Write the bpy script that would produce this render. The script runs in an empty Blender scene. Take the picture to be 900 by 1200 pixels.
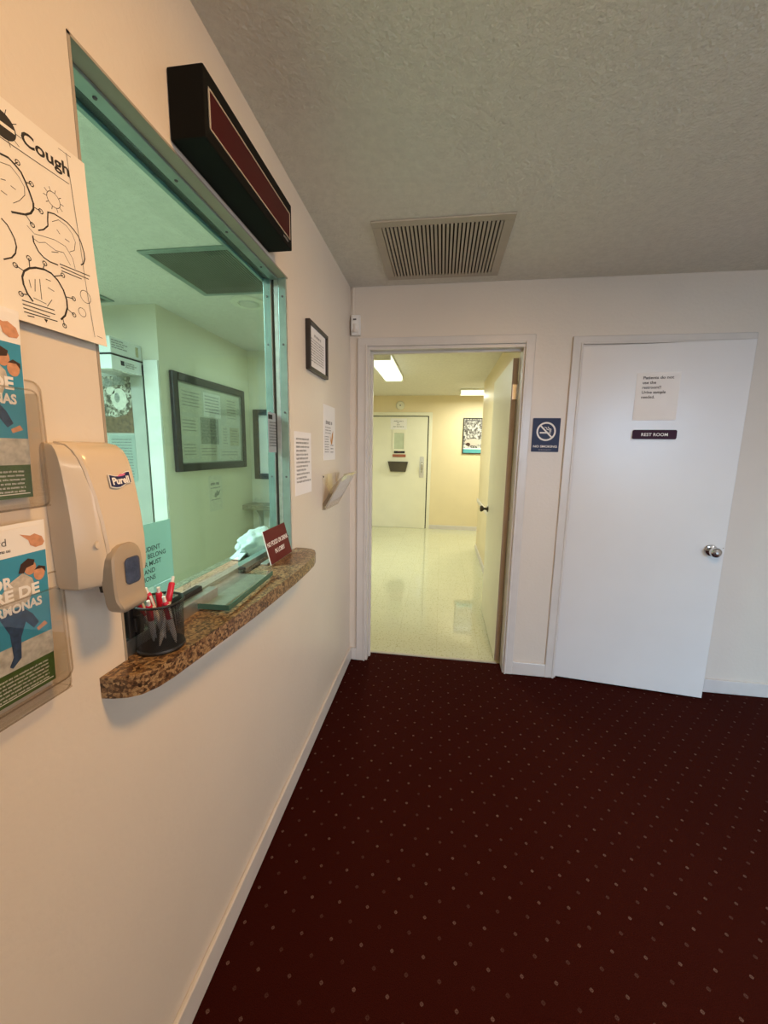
import bpy, bmesh, math, random
from mathutils import Matrix, Vector
C = bpy.context.scene.collection
sc = bpy.context.scene
RNG = random.Random(7)
PI = math.pi

# ------------------------------------------------------------------ materials
def _nt(name):
    m = bpy.data.materials.new(name); m.use_nodes = True
    nt = m.node_tree
    return m, nt, nt.nodes['Principled BSDF']

def mat(name, col, rough=.5, metal=0., spec=.5, var=.06, vscale=8., bump=0., bscale=200., bdist=.002, coat=0.):
    """paint / plastic / paper: base colour with faint procedural mottling and optional bump"""
    m, nt, b = _nt(name)
    N, L = nt.nodes, nt.links
    tc = N.new('ShaderNodeTexCoord')
    nz = N.new('ShaderNodeTexNoise'); nz.inputs['Scale'].default_value = vscale; nz.inputs['Detail'].default_value = 3
    L.new(tc.outputs['Object'], nz.inputs['Vector'])
    rp = N.new('ShaderNodeValToRGB')
    c = Vector(col[:3])
    rp.color_ramp.elements[0].color = (*(c * (1 - var)), 1); rp.color_ramp.elements[0].position = .3
    rp.color_ramp.elements[1].color = (*[min(1, q) for q in c * (1 + var)], 1); rp.color_ramp.elements[1].position = .7
    L.new(nz.outputs['Fac'], rp.inputs['Fac']); L.new(rp.outputs['Color'], b.inputs['Base Color'])
    b.inputs['Roughness'].default_value = rough; b.inputs['Metallic'].default_value = metal
    b.inputs['Specular IOR Level'].default_value = spec
    b.inputs['Coat Weight'].default_value = coat; b.inputs['Coat Roughness'].default_value = .1
    if bump:
        n2 = N.new('ShaderNodeTexNoise'); n2.inputs['Scale'].default_value = bscale; n2.inputs['Detail'].default_value = 4
        L.new(tc.outputs['Object'], n2.inputs['Vector'])
        bp = N.new('ShaderNodeBump'); bp.inputs['Strength'].default_value = bump; bp.inputs['Distance'].default_value = bdist
        L.new(n2.outputs['Fac'], bp.inputs['Height']); L.new(bp.outputs['Normal'], b.inputs['Normal'])
    return m

def emit(name, col, s):
    m, nt, b = _nt(name)
    b.inputs['Base Color'].default_value = (*col, 1)
    b.inputs['Emission Color'].default_value = (*col, 1); b.inputs['Emission Strength'].default_value = s
    return m

def glass(name, tint, ior=1.45, rough=.0, refl=1.0):
    """thin pane: tinted transmission plus Fresnel reflection"""
    m = bpy.data.materials.new(name); m.use_nodes = True
    nt = m.node_tree; N, L = nt.nodes, nt.links
    N.remove(N['Principled BSDF'])
    tr = N.new('ShaderNodeBsdfTransparent'); tr.inputs['Color'].default_value = (*tint, 1)
    gl = N.new('ShaderNodeBsdfGlossy'); gl.inputs['Roughness'].default_value = rough
    gl.inputs['Color'].default_value = (refl, refl, refl, 1)
    fr = N.new('ShaderNodeFresnel')
    ge = N.new('ShaderNodeNewGeometry'); mi = N.new('ShaderNodeMix'); mi.data_type = 'FLOAT'     # same reflectance entering and leaving
    mi.inputs[2].default_value = ior; mi.inputs[3].default_value = 1 / ior
    L.new(ge.outputs['Backfacing'], mi.inputs[0]); L.new(mi.outputs[0], fr.inputs['IOR'])
    mx = N.new('ShaderNodeMixShader')
    L.new(fr.outputs[0], mx.inputs[0]); L.new(tr.outputs[0], mx.inputs[1]); L.new(gl.outputs[0], mx.inputs[2])
    L.new(mx.outputs[0], N['Material Output'].inputs['Surface'])
    return m

def carpet_mat():
    m, nt, b = _nt('burgundy_carpet'); N, L = nt.nodes, nt.links
    tc = N.new('ShaderNodeTexCoord'); sp = N.new('ShaderNodeSeparateXYZ'); L.new(tc.outputs['Object'], sp.inputs[0])
    def M(op, a, bb=None, c=None):
        n = N.new('ShaderNodeMath'); n.operation = op
        for i, v in enumerate((a, bb, c)):
            if v is None: continue
            if isinstance(v, (int, float)): n.inputs[i].default_value = v
            else: L.new(v, n.inputs[i])
        return n.outputs[0]
    PX, PY = .0925, .0995
    def lattice(ox, oy, r):
        u = M('SUBTRACT', M('FRACT', M('DIVIDE', M('SUBTRACT', sp.outputs[0], ox - PX / 2), PX)), .5)
        v = M('SUBTRACT', M('FRACT', M('DIVIDE', M('SUBTRACT', sp.outputs[1], oy - PY / 2), PY)), .5)
        du, dv = M('ABSOLUTE', M('MULTIPLY', u, PX)), M('ABSOLUTE', M('MULTIPLY', v, PY))
        d = M('ADD', du, dv)                           # diamond
        core = M('LESS_THAN', d, r)
        # the diamond is woven as four tufts: a dark cross between them
        cross = M('GREATER_THAN', M('MINIMUM', du, dv), .0007)
        return M('MULTIPLY', core, M('ADD', .35, M('MULTIPLY', cross, .65)))
    a = lattice(.039, -1.685, .0062); bq = lattice(.0855, -1.732, .0068)
    n1 = N.new('ShaderNodeTexNoise'); n1.inputs['Scale'].default_value = 420; n1.inputs['Detail'].default_value = 3
    L.new(tc.outputs['Object'], n1.inputs['Vector'])
    n3 = N.new('ShaderNodeTexNoise'); n3.inputs['Scale'].default_value = 60; n3.inputs['Detail'].default_value = 2
    L.new(tc.outputs['Object'], n3.inputs['Vector'])
    base = N.new('ShaderNodeValToRGB')
    base.color_ramp.elements[0].color = (.021, .0026, .0013, 1); base.color_ramp.elements[0].position = .3
    base.color_ramp.elements[1].color = (.044, .0056, .0030, 1); base.color_ramp.elements[1].position = .72
    L.new(n1.outputs['Fac'], base.inputs['Fac'])
    m1 = N.new('ShaderNodeMix'); m1.data_type = 'RGBA'
    m1.inputs['B'].default_value = (.20, .122, .106, 1)
    wob = M('MULTIPLY', n3.outputs['Fac'], 1.35)
    L.new(M('MULTIPLY', a, wob), m1.inputs['Factor']); L.new(base.outputs['Color'], m1.inputs['A'])
    m2 = N.new('ShaderNodeMix'); m2.data_type = 'RGBA'
    m2.inputs['B'].default_value = (.10, .050, .043, 1)
    L.new(M('MULTIPLY', bq, wob), m2.inputs['Factor']); L.new(m1.outputs['Result'], m2.inputs['A'])
    L.new(m2.outputs['Result'], b.inputs['Base Color'])
    b.inputs['Roughness'].default_value = .95; b.inputs['Specular IOR Level'].default_value = .05
    b.inputs['Sheen Weight'].default_value = .02; b.inputs['Sheen Roughness'].default_value = .5
    b.inputs['Sheen Tint'].default_value = (.6, .25, .22, 1)
    bp = N.new('ShaderNodeBump'); bp.inputs['Strength'].default_value = .6; bp.inputs['Distance'].default_value = .004
    L.new(n1.outputs['Fac'], bp.inputs['Height']); L.new(bp.outputs['Normal'], b.inputs['Normal'])
    return m

def granite_mat(name, cols, scale=120, rough=.3):
    m, nt, b = _nt(name); N, L = nt.nodes, nt.links
    tc = N.new('ShaderNodeTexCoord')
    n1 = N.new('ShaderNodeTexNoise'); n1.inputs['Scale'].default_value = scale; n1.inputs['Detail'].default_value = 6; n1.inputs['Roughness'].default_value = .7
    n1.inputs['Distortion'].default_value = .6
    v = N.new('ShaderNodeTexVoronoi'); v.inputs['Scale'].default_value = scale * 1.7
    for q in (n1, v): L.new(tc.outputs['Object'], q.inputs['Vector'])
    rp = N.new('ShaderNodeValToRGB'); cr = rp.color_ramp
    for i, (p, c) in enumerate(cols):
        e = cr.elements[i] if i < 2 else cr.elements.new(p)
        e.position = p; e.color = (*c, 1)
    mx = N.new('ShaderNodeMix'); mx.data_type = 'FLOAT'; mx.inputs[0].default_value = .38
    L.new(n1.outputs['Fac'], mx.inputs[2]); L.new(v.outputs['Color'], mx.inputs[3])
    L.new(mx.outputs[0], rp.inputs['Fac']); L.new(rp.outputs['Color'], b.inputs['Base Color'])
    b.inputs['Roughness'].default_value = rough
    return m

def tile_mat():
    m, nt, b = _nt('waxed_vinyl_tile'); N, L = nt.nodes, nt.links
    tc = N.new('ShaderNodeTexCoord')
    br = N.new('ShaderNodeTexBrick'); br.offset = 0; br.inputs['Scale'].default_value = 1
    br.inputs['Brick Width'].default_value = .305; br.inputs['Row Height'].default_value = .305
    br.inputs['Mortar Size'].default_value = .0012; br.inputs['Mortar Smooth'].default_value = .3
    br.inputs['Color1'].default_value = (.60, .60, .42, 1); br.inputs['Color2'].default_value = (.62, .62, .435, 1)
    br.inputs['Mortar'].default_value = (.50, .47, .30, 1)
    L.new(tc.outputs['Object'], br.inputs['Vector'])
    n1 = N.new('ShaderNodeTexNoise'); n1.inputs['Scale'].default_value = 75; n1.inputs['Detail'].default_value = 3
    L.new(tc.outputs['Object'], n1.inputs['Vector'])
    rp = N.new('ShaderNodeValToRGB')
    rp.color_ramp.elements[0].color = (.72, .70, .60, 1); rp.color_ramp.elements[0].position = .33
    rp.color_ramp.elements[1].color = (1, 1, 1, 1); rp.color_ramp.elements[1].position = .43
    L.new(n1.outputs['Fac'], rp.inputs['Fac'])
    mx = N.new('ShaderNodeMix'); mx.data_type = 'RGBA'; mx.blend_type = 'MULTIPLY'; mx.inputs['Factor'].default_value = 1
    L.new(br.outputs['Color'], mx.inputs['A']); L.new(rp.outputs['Color'], mx.inputs['B'])
    L.new(mx.outputs['Result'], b.inputs['Base Color'])
    b.inputs['Roughness'].default_value = .05; b.inputs['Specular IOR Level'].default_value = .75
    n2 = N.new('ShaderNodeTexNoise'); n2.inputs['Scale'].default_value = 3.2; n2.inputs['Detail'].default_value = 3
    L.new(tc.outputs['Object'], n2.inputs['Vector'])
    bp = N.new('ShaderNodeBump'); bp.inputs['Strength'].default_value = .10; bp.inputs['Distance'].default_value = .02
    L.new(n2.outputs['Fac'], bp.inputs['Height']); L.new(bp.outputs['Normal'], b.inputs['Normal'])
    return m

def photo_mat(name, cols, scale=25, rough=.3):
    """mottled print, for posters whose picture cannot be made out"""
    return granite_mat(name, cols, scale, rough)

def mesh_wire_mat():
    """woven wire: opaque wires with open diamond holes"""
    m = bpy.data.materials.new('black_wire_mesh'); m.use_nodes = True
    nt = m.node_tree; N, L = nt.nodes, nt.links
    b = N['Principled BSDF']; b.inputs['Base Color'].default_value = (.012, .012, .013, 1); b.inputs['Roughness'].default_value = .35
    tc = N.new('ShaderNodeTexCoord'); sp = N.new('ShaderNodeSeparateXYZ'); L.new(tc.outputs['Object'], sp.inputs[0])
    def M(op, a, bb=None):
        n = N.new('ShaderNodeMath'); n.operation = op
        for i, v in enumerate((a, bb)):
            if v is None: continue
            if isinstance(v, (int, float)): n.inputs[i].default_value = v
            else: L.new(v, n.inputs[i])
        return n.outputs[0]
    ang = M('MULTIPLY', M('ARCTAN2', sp.outputs[1], sp.outputs[0]), .046 / .0032)
    hz = M('DIVIDE', sp.outputs[2], .0032)
    def wire(x): return M('LESS_THAN', M('ABSOLUTE', M('SUBTRACT', M('FRACT', x), .5)), .19)
    w = M('MAXIMUM', wire(M('ADD', ang, hz)), wire(M('SUBTRACT', ang, hz)))
    tr = N.new('ShaderNodeBsdfTransparent'); mx = N.new('ShaderNodeMixShader')
    L.new(w, mx.inputs[0]); L.new(tr.outputs[0], mx.inputs[1]); L.new(b.outputs[0], mx.inputs[2])
    L.new(mx.outputs[0], N['Material Output'].inputs['Surface'])
    return m

def thin_paper(name, col):
    m, nt, b = _nt(name); N, L = nt.nodes, nt.links
    b.inputs['Base Color'].default_value = (*col, 1); b.inputs['Roughness'].default_value = .7
    tl = N.new('ShaderNodeBsdfTranslucent'); tl.inputs['Color'].default_value = (*col, 1)
    mx = N.new('ShaderNodeMixShader'); mx.inputs[0].default_value = .5
    L.new(b.outputs[0], mx.inputs[1]); L.new(tl.outputs[0], mx.inputs[2]); L.new(mx.outputs[0], N['Material Output'].inputs['Surface'])
    return m

M_ = {}
M_['wall'] = mat('cream_eggshell_wall_paint', (.72, .645, .56), .38, var=.02, vscale=3, bump=.28, bscale=55, bdist=.004)
M_['wall_office'] = mat('pale_office_wall_paint', (.72, .68, .54), .5, var=.03, vscale=3, bump=.1, bscale=60)
M_['wall_hall'] = mat('yellow_cream_hall_paint', (.78, .67, .44), .45, var=.02, vscale=3, bump=.12, bscale=60)
M_['ceil'] = mat('popcorn_ceiling', (.72, .70, .635), .95, var=.05, vscale=40, bump=.85, bscale=85, bdist=.006)
M_['trim'] = mat('white_gloss_trim_paint', (.66, .62, .585), .3, var=.03, vscale=10, bump=.08, bscale=40)
M_['door'] = mat('white_painted_door', (.72, .70, .69), .30, var=.015, vscale=4, bump=.05, bscale=30)
M_['door_hall'] = mat('ivory_hall_door_paint', (.80, .78, .62), .35, var=.02, vscale=4)
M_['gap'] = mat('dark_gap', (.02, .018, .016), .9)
M_['alu'] = mat('mint_anodised_aluminium', (.30, .385, .35), .36, metal=.55, var=.1, vscale=20)
M_['recess_dark'] = mat('shaded_channel_recess', (.03, .035, .03), .6)
M_['steel'] = mat('brushed_steel', (.66, .65, .62), .42, metal=1., var=.1, vscale=40)
M_['chrome'] = mat('polished_chrome', (.62, .62, .62), .12, metal=1.)
M_['bronze'] = mat('dark_bronze', (.10, .085, .06), .3, metal=.9)
M_['black'] = mat('black_plastic', (.012, .011, .011), .45)
M_['black_sign'] = mat('matt_black_sign_case', (.005, .0048, .0042), .7, spec=.12)
M_['led'] = mat('unlit_red_display_window', (.045, .0035, .004), .4, spec=.12)
M_['frame_black'] = mat('black_stained_frame', (.018, .015, .014), .35, var=.3)
M_['paper'] = mat('white_paper', (.86, .84, .83), .8, var=.02)
M_['paper_cream'] = mat('ivory_poster_paper', (.82, .77, .70), .6, var=.02)
M_['paper_green'] = thin_paper('thin_backlit_paper', (.60, .68, .62))
M_['ink'] = mat('black_ink', (.02, .018, .018), .7)
M_['ink_grey'] = mat('grey_ink', (.12, .115, .12), .8)
M_['beige'] = mat('beige_plastic', (.66, .55, .425), .25, var=.02, coat=.2)
M_['beige_lever'] = mat('darker_beige_plastic', (.38, .31, .235), .35, var=.02)
M_['navy'] = mat('navy_label', (.018, .02, .09), .35)
M_['pink'] = mat('pink_label', (.72, .16, .34), .35)
M_['white'] = mat('white_plastic', (.80, .79, .77), .4, var=.02)
M_['gelwin'] = glass('smoky_inspection_window', (.50, .52, .60), 1.6)
M_['gel'] = mat('pouch_behind_window', (.42, .44, .52), .2, var=.5, vscale=70)
M_['blue'] = mat('brochure_blue', (.05, .30, .47), .35, var=.06, vscale=25)
M_['stone'] = mat('brochure_grey_wall_print', (.50, .49, .45), .4, var=.25, vscale=90)
M_['green'] = mat('brochure_grass_green', (.055, .105, .02), .4, var=.25, vscale=60)
M_['skin'] = mat('skin_tone_print', (.62, .30, .17), .5, var=.15, vscale=120)
M_['hair'] = mat('dark_brown_print', (.055, .025, .015), .5)
M_['shirt'] = mat('oatmeal_print', (.55, .49, .42), .5, var=.2, vscale=120)
M_['jeans'] = mat('denim_print', (.03, .06, .13), .5, var=.3, vscale=120)
M_['teal'] = mat('teal_print', (.10, .42, .45), .4)
M_['acrylic'] = glass('clear_acrylic', (.97, .965, .955), 1.45)
M_['acrylic_edge'] = glass('acrylic_polished_edge', (.86, .83, .78), 1.45)
M_['pane'] = glass('green_tinted_safety_glass', (.735, .955, .965), 1.30, refl=.8)
M_['pane2'] = glass('green_tinted_sliding_pane', (.88, .97, .90), 1.2, refl=.7)
M_['slab'] = glass('thick_glass_shelf', (.965, .985, .975), 1.5)
M_['slab_edge'] = mat('green_glass_edge', (.05, .13, .10), .1)
M_['red_sign'] = mat('maroon_engraved_plastic', (.115, .014, .015), .5, spec=.2)
M_['maroon'] = mat('aubergine_plastic', (.040, .008, .024), .5, spec=.15)
M_['signblue'] = mat('slate_blue_sign', (.035, .052, .115), .6, spec=.25)
M_['red_pen'] = mat('red_pen_barrel', (.60, .02, .05), .25)
M_['pen_white'] = mat('white_pen_barrel', (.80, .78, .78), .3)
M_['tray_dark'] = mat('smoked_file_tray', (.075, .06, .045), .25)
M_['redbrown'] = mat('red_brown_plaque', (.38, .11, .05), .4)
M_['visionglass'] = mat('frosted_vision_panel', (.52, .58, .42), .2)
M_['return'] = mat('grey_brown_window_return', (.36, .31, .25), .5)  # darker grey-brown than the wall paint
M_['edge_tan'] = mat('tan_door_edge', (.42, .34, .27), .6)  # one darker tan for the hall door edge and its lower hinges
M_['grille'] = mat('dark_grille_metal', (.20, .21, .17), .5)
M_['slot'] = mat('vent_metal_tan', (.46, .41, .34), .5)
M_['diffuser'] = emit('lit_prismatic_diffuser', (.90, 1., .88), .62)
M_['lampcase'] = mat('white_enamel_lamp_case', (.75, .74, .62), .4)
M_['granite'] = granite_mat('brown_granite_laminate', [(.30, (.022, .011, .006)), (.44, (.10, .052, .026)), (.53, (.22, .125, .060)), (.62, (.40, .27, .14)), (.74, (.09, .042, .022))], 110, .3)
M_['granite2'] = granite_mat('olive_granite_laminate', [(.3, (.05, .045, .03)), (.45, (.20, .17, .11)), (.56, (.38, .34, .24)), (.7, (.16, .12, .07))], 110, .35)
M_['carpet'] = carpet_mat()
M_['tile'] = tile_mat()
M_['wire'] = mesh_wire_mat()
M_['photo1'] = photo_mat('sepia_photo_print', [(.3, (.05, .045, .03)), (.45, (.16, .14, .10)), (.55, (.42, .40, .32)), (.7, (.66, .64, .55))], 34)
M_['photo2'] = photo_mat('winter_photo_print', [(.3, (.03, .03, .03)), (.45, (.15, .14, .13)), (.55, (.50, .50, .48)), (.7, (.75, .74, .70))], 22)
M_['brownprint'] = mat('brown_print', (.16, .10, .055), .5, var=.4, vscale=40)
M_['bag'] = mat('thin_white_plastic_bag', (.78, .82, .82), .3, bump=.6, bscale=40, bdist=.01)
M_['carton'] = mat('white_carton', (.80, .82, .80), .6, var=.02)
M_['greydoor'] = mat('grey_painted_office_door', (.44, .45, .40), .5)
M_['mount'] = mat('pale_picture_mount', (.62, .62, .55), .5)
M_['doc'] = mat('old_document_paper', (.66, .64, .54), .6, var=.1, vscale=40)
M_['docdark'] = mat('grey_document_print', (.28, .29, .25), .6, var=.35, vscale=60)

# ------------------------------------------------------------------ geometry helpers
def nbm(): return bmesh.new()

def box(bm, x0, x1, y0, y1, z0, z1, bev=0., seg=2):
    vs = [bm.verts.new((x, y, z)) for x in (x0, x1) for y in (y0, y1) for z in (z0, z1)]
    F = [(0, 1, 3, 2), (4, 6, 7, 5), (0, 4, 5, 1), (2, 3, 7, 6), (0, 2, 6, 4), (1, 5, 7, 3)]
    fs = [bm.faces.new([vs[i] for i in f]) for f in F]
    if bev > 0:
        es = list({e for f in fs for e in f.edges})
        bmesh.ops.bevel(bm, geom=es, offset=bev, segments=seg, affect='EDGES', profile=.5)
    return bm

def prism(bm, pts, z0, z1):
    a = [bm.verts.new((x, y, z0)) for x, y in pts]; b = [bm.verts.new((x, y, z1)) for x, y in pts]
    n = len(pts)
    ar = sum(pts[i][0] * pts[(i + 1) % n][1] - pts[(i + 1) % n][0] * pts[i][1] for i in range(n))
    if ar < 0: a.reverse(); b.reverse()
    bm.faces.new(list(reversed(a))); bm.faces.new(b)
    for i in range(n):
        j = (i + 1) % n
        bm.faces.new((a[i], a[j], b[j], b[i]))
    return bm

def rrect(x0, x1, y0, y1, r, n=5):
    o = []
    for cx, cy, a0 in ((x1 - r, y1 - r, 0), (x0 + r, y1 - r, 90), (x0 + r, y0 + r, 180), (x1 - r, y0 + r, 270)):
        for k in range(n + 1):
            a = math.radians(a0 + 90 * k / n); o.append((cx + r * math.cos(a), cy + r * math.sin(a)))
    return o

def circ(cx, cy, r, n=24, ry=None):
    ry = r if ry is None else ry
    return [(cx + r * math.cos(2 * PI * k / n), cy + ry * math.sin(2 * PI * k / n)) for k in range(n)]

def loft(bm, loops, cap=True, close=True):
    L = [[bm.verts.new(p) for p in lp] for lp in loops]
    n = len(L[0])
    for a, b in zip(L, L[1:]):
        for i in range(n if close else n - 1):
            j = (i + 1) % n
            bm.faces.new((a[i], a[j], b[j], b[i]))
    if cap:
        bm.faces.new(list(reversed(L[0]))); bm.faces.new(L[-1])
    return bm

def tube(bm, pts, r, n=10, caps=True):
    pts = [Vector(p) for p in pts]
    rs = r if isinstance(r, (list, tuple)) else [r] * len(pts)
    loops = []; up = None
    for i, p in enumerate(pts):
        t = (pts[min(i + 1, len(pts) - 1)] - pts[max(i - 1, 0)]).normalized()
        if up is None: up = Vector((0, 0, 1)) if abs(t.z) < .9 else Vector((1, 0, 0))
        s = t.cross(up).normalized(); up = s.cross(t).normalized()
        loops.append([p + rs[i] * (math.cos(2 * PI * k / n) * s + math.sin(2 * PI * k / n) * up) for k in range(n)])
    loft(bm, loops, caps); return bm

def lathe(bm, prof, n=24, org=(0, 0, 0), axis='Z'):
    def P(r, h, k):
        a = 2 * PI * k / n; c, s = r * math.cos(a), r * math.sin(a)
        v = {'Z': (c, s, h), 'Y': (c, h, -s), 'X': (h, c, s)}[axis]
        return (v[0] + org[0], v[1] + org[1], v[2] + org[2])
    loft(bm, [[P(max(r, 1e-5), h, k) for k in range(n)] for r, h in prof]); return bm

def stroke(bm, pts, w, z, closed=False):
    """flat ink line"""
    P = [Vector((p[0], p[1])) for p in pts]
    if closed: P = P + [P[0]]
    for a, b in zip(P, P[1:]):
        d = b - a
        if d.length < 1e-6: continue
        d.normalize(); n = Vector((-d.y, d.x)) * w / 2; e = d * w * .25
        q = [a - e + n, a - e - n, b + e - n, b + e + n]
        bm.faces.new([bm.verts.new((v.x, v.y, z)) for v in (q[1], q[2], q[3], q[0])])
    return bm

def flat(bm, pts, z):
    n = len(pts)
    ar = sum(pts[i][0] * pts[(i + 1) % n][1] - pts[(i + 1) % n][0] * pts[i][1] for i in range(n))
    vs = [bm.verts.new((x, y, z)) for x, y in pts]
    if ar < 0: vs.reverse()
    bm.faces.new(vs); return bm

_tc = {}
def text(bm, body, x, y, h, z, width=None, align='LEFT', bold=0., depth=0., rot=0.):
    """lettering; h = cap height; optional squeeze to a width"""
    cu = bpy.data.curves.new('t', 'FONT'); cu.body = body; cu.size = h / .69; cu.resolution_u = 3
    cu.align_x = align; cu.offset = bold * h; cu.extrude = depth / 2
    ob = bpy.data.objects.new('t', cu); C.objects.link(ob)
    bpy.context.view_layer.update()
    me = ob.to_mesh()
    co = [v.co.copy() for v in me.vertices]
    if co:
        xs = [c.x for c in co]; w = max(xs) - min(xs)
        sx = (width / w) if width else 1.
        cr, sr = math.cos(rot), math.sin(rot)
        vs = []
        for c in co:
            px, py = c.x * sx, c.y
            vs.append(bm.verts.new((x + px * cr - py * sr, y + px * sr + py * cr, z + c.z + depth / 2)))
        for p in me.polygons:
            try: bm.faces.new([vs[i] for i in p.vertices])
            except ValueError: pass
    ob.to_mesh_clear(); C.objects.unlink(ob); bpy.data.objects.remove(ob); bpy.data.curves.remove(cu)
    return bm

def scrawl(bm, x, y, w, h, z, seed=0):
    """a line of small print too blurred to read: letter-sized marks in word groups"""
    r = random.Random(seed); cx = x; lw = h * .17
    while cx < x + w - h * .3:
        for _ in range(r.randint(2, 7)):
            if cx > x + w - h * .3: break
            a = h * .72 if r.random() < .7 else h; q = h * .52; k = r.randint(0, 3)
            if k == 0: stroke(bm, [(cx, y), (cx, y + a)], lw, z); stroke(bm, [(cx, y + h * .6), (cx + q * .8, y + h * .6), (cx + q * .8, y)], lw, z)
            elif k == 1: stroke(bm, circ(cx + q * .42, y + h * .33, q * .4, 8, h * .33), lw, z, True)
            elif k == 2: stroke(bm, [(cx, y + h * .7), (cx, y), (cx + q * .8, y), (cx + q * .8, y + h * .7)], lw, z)
            else: stroke(bm, [(cx + q * .8, y + h * .6), (cx, y + h * .6), (cx, y), (cx + q * .8, y), ], lw, z); stroke(bm, [(cx, y + h * .32), (cx + q * .7, y + h * .32)], lw, z)
            cx += h * .68
        cx += h * .45
    return bm

# ------------------------------------------------------------------ object helpers
def mk(name, bm, m, parent=None, mw=None, smooth=False, ang=35, recalc=True):
    if recalc: bmesh.ops.recalc_face_normals(bm, faces=bm.faces[:])
    me = bpy.data.meshes.new(name); bm.to_mesh(me); bm.free()
    me.materials.append(M_[m] if isinstance(m, str) else m)
    if smooth:
        for p in me.polygons: p.use_smooth = True
        me.set_sharp_from_angle(angle=math.radians(ang))
    o = bpy.data.objects.new(name, me); C.objects.link(o)
    if parent: o.parent = parent
    if mw is not None: o.matrix_basis = mw
    return o

def tag(o, label, cat, group=None):
    o['label'] = label; o['category'] = cat
    if group: o['group'] = group
    return o

def thing(name, mw, label, cat, group=None):
    o = bpy.data.objects.new(name, None); o.empty_display_size = .05; C.objects.link(o)
    o.matrix_basis = mw
    return tag(o, label, cat, group)

def struct(name, bm, m, parent=None, mw=None, **k):
    o = mk(name, bm, m, parent, mw, **k)
    if not parent: o['kind'] = 'structure'
    return o

def sempty(name, mw):
    o = bpy.data.objects.new(name, None); o.empty_display_size = .05; C.objects.link(o); o.matrix_basis = mw
    o['kind'] = 'structure'; return o

def dup(root, mw, label=None):
    r = root.copy(); C.objects.link(r); r.matrix_basis = mw
    if label: r['label'] = label
    for ch in root.children:
        c = ch.copy(); C.objects.link(c); c.parent = r
        for g in ch.children:
            d = g.copy(); C.objects.link(d); d.parent = c
    return r

def axes(X, Y, Z, t):
    m = Matrix.Identity(4)
    for i, v in enumerate((X, Y, Z)):
        for j in range(3): m[j][i] = v[j]
    for j in range(3): m[j][3] = t[j]
    return m
def FL(y, z, x=0.): return axes((0, 1, 0), (0, 0, 1), (1, 0, 0), (x, y, z))        # on a wall facing +x: right, up, out
def FB(x, z, y=0.): return axes((1, 0, 0), (0, 0, 1), (0, -1, 0), (x, y, z))       # on a wall facing the camera
def T(x, y, z): return Matrix.Translation((x, y, z))
def RZ(a): return Matrix.Rotation(a, 4, 'Z')
def RX(a): return Matrix.Rotation(a, 4, 'X')
def RY(a): return Matrix.Rotation(a, 4, 'Y')

# ------------------------------------------------------------------ camera (solved from the room's edges)
f_px, yaw, pitch, roll = 458.95, -.1419, .1574, -.0163
cy_, sy_ = math.cos(yaw), math.sin(yaw); cp_, sp_ = math.cos(pitch), math.sin(pitch)
fwd = Vector((sy_ * cp_, cy_ * cp_, -sp_)); rgt = Vector((cy_, -sy_, 0)); dwn = fwd.cross(rgt)
r2 = math.cos(roll) * rgt + math.sin(roll) * dwn
d2 = -math.sin(roll) * rgt + math.cos(roll) * dwn
cam = bpy.data.cameras.new('camera'); co = bpy.data.objects.new('camera', cam); C.objects.link(co)
cam.sensor_fit = 'HORIZONTAL'; cam.sensor_width = 36; cam.lens = f_px / 900 * 36; cam.clip_start = .02
co.matrix_world = axes(r2, -d2, -fwd, (.5905, -2.5225, 1.4626))
sc.camera = co

# ------------------------------------------------------------------ room shell
H = 2.44
WY0, WY1, WZ0, WZ1 = -1.897, -1.022, 1.05, 2.088      # reception window opening
b = nbm()
for a in ((-5.2, WY0, 0, H), (WY1, 0, 0, H), (WY0, WY1, 0, 1.011), (WY0, WY1, WZ1, H)):
    box(b, -.092, 0, a[0], a[1], a[2], a[3])
struct('wall_left', b, 'wall')
# wall at the end of the lobby
b = nbm()
for x0, x1, z0, z1 in ((-.12, .10, 0, H), (.10, 1.075, 2.10, H), (1.075, 1.355, 0, H), (1.355, 2.235, 2.095, H), (2.235, 3.6, 0, H)):
    box(b, x0, x1, 0, .115, z0, z1)
struct('wall_back', b, 'wall')
b = nbm()                                                  # right wall; unseen opening added to let fill light onto the left wall
for y0, y1, z0, z1 in ((-5.2, -3.35, 0, H), (-2.45, 0, 0, H), (-3.35, -2.45, 0, .9), (-3.35, -2.45, 2.1, H)):
    box(b, 3.5, 3.62, y0, y1, z0, z1)
struct('wall_right', b, 'wall')
b = nbm()                                                  # wall behind the camera with a wide shopfront window
for x0, x1, z0, z1 in ((0, 1.85, 0, H), (1.85, 3.35, 0, .5), (1.85, 3.35, 2.15, H), (3.35, 3.5, 0, H)):
    box(b, x0, x1, -5.2, -5.08, z0, z1)
struct('wall_rear', b, 'wall')
b = nbm(); box(b, 0, 3.5, -5.08, .112, -.05, 0); struct('floor', b, 'carpet')
b = nbm(); box(b, -3.6, 4.2, .112, 5.2, -.05, .003); struct('floor_hall', b, 'tile')
b = nbm(); box(b, -3.6, -.12, -5.2, .112, -.05, .003); struct('floor_office', b, 'tile')
b = nbm(); box(b, -3.7, 4.2, -5.2, 5.2, H, H + .1); struct('ceiling', b, 'ceil')
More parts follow.
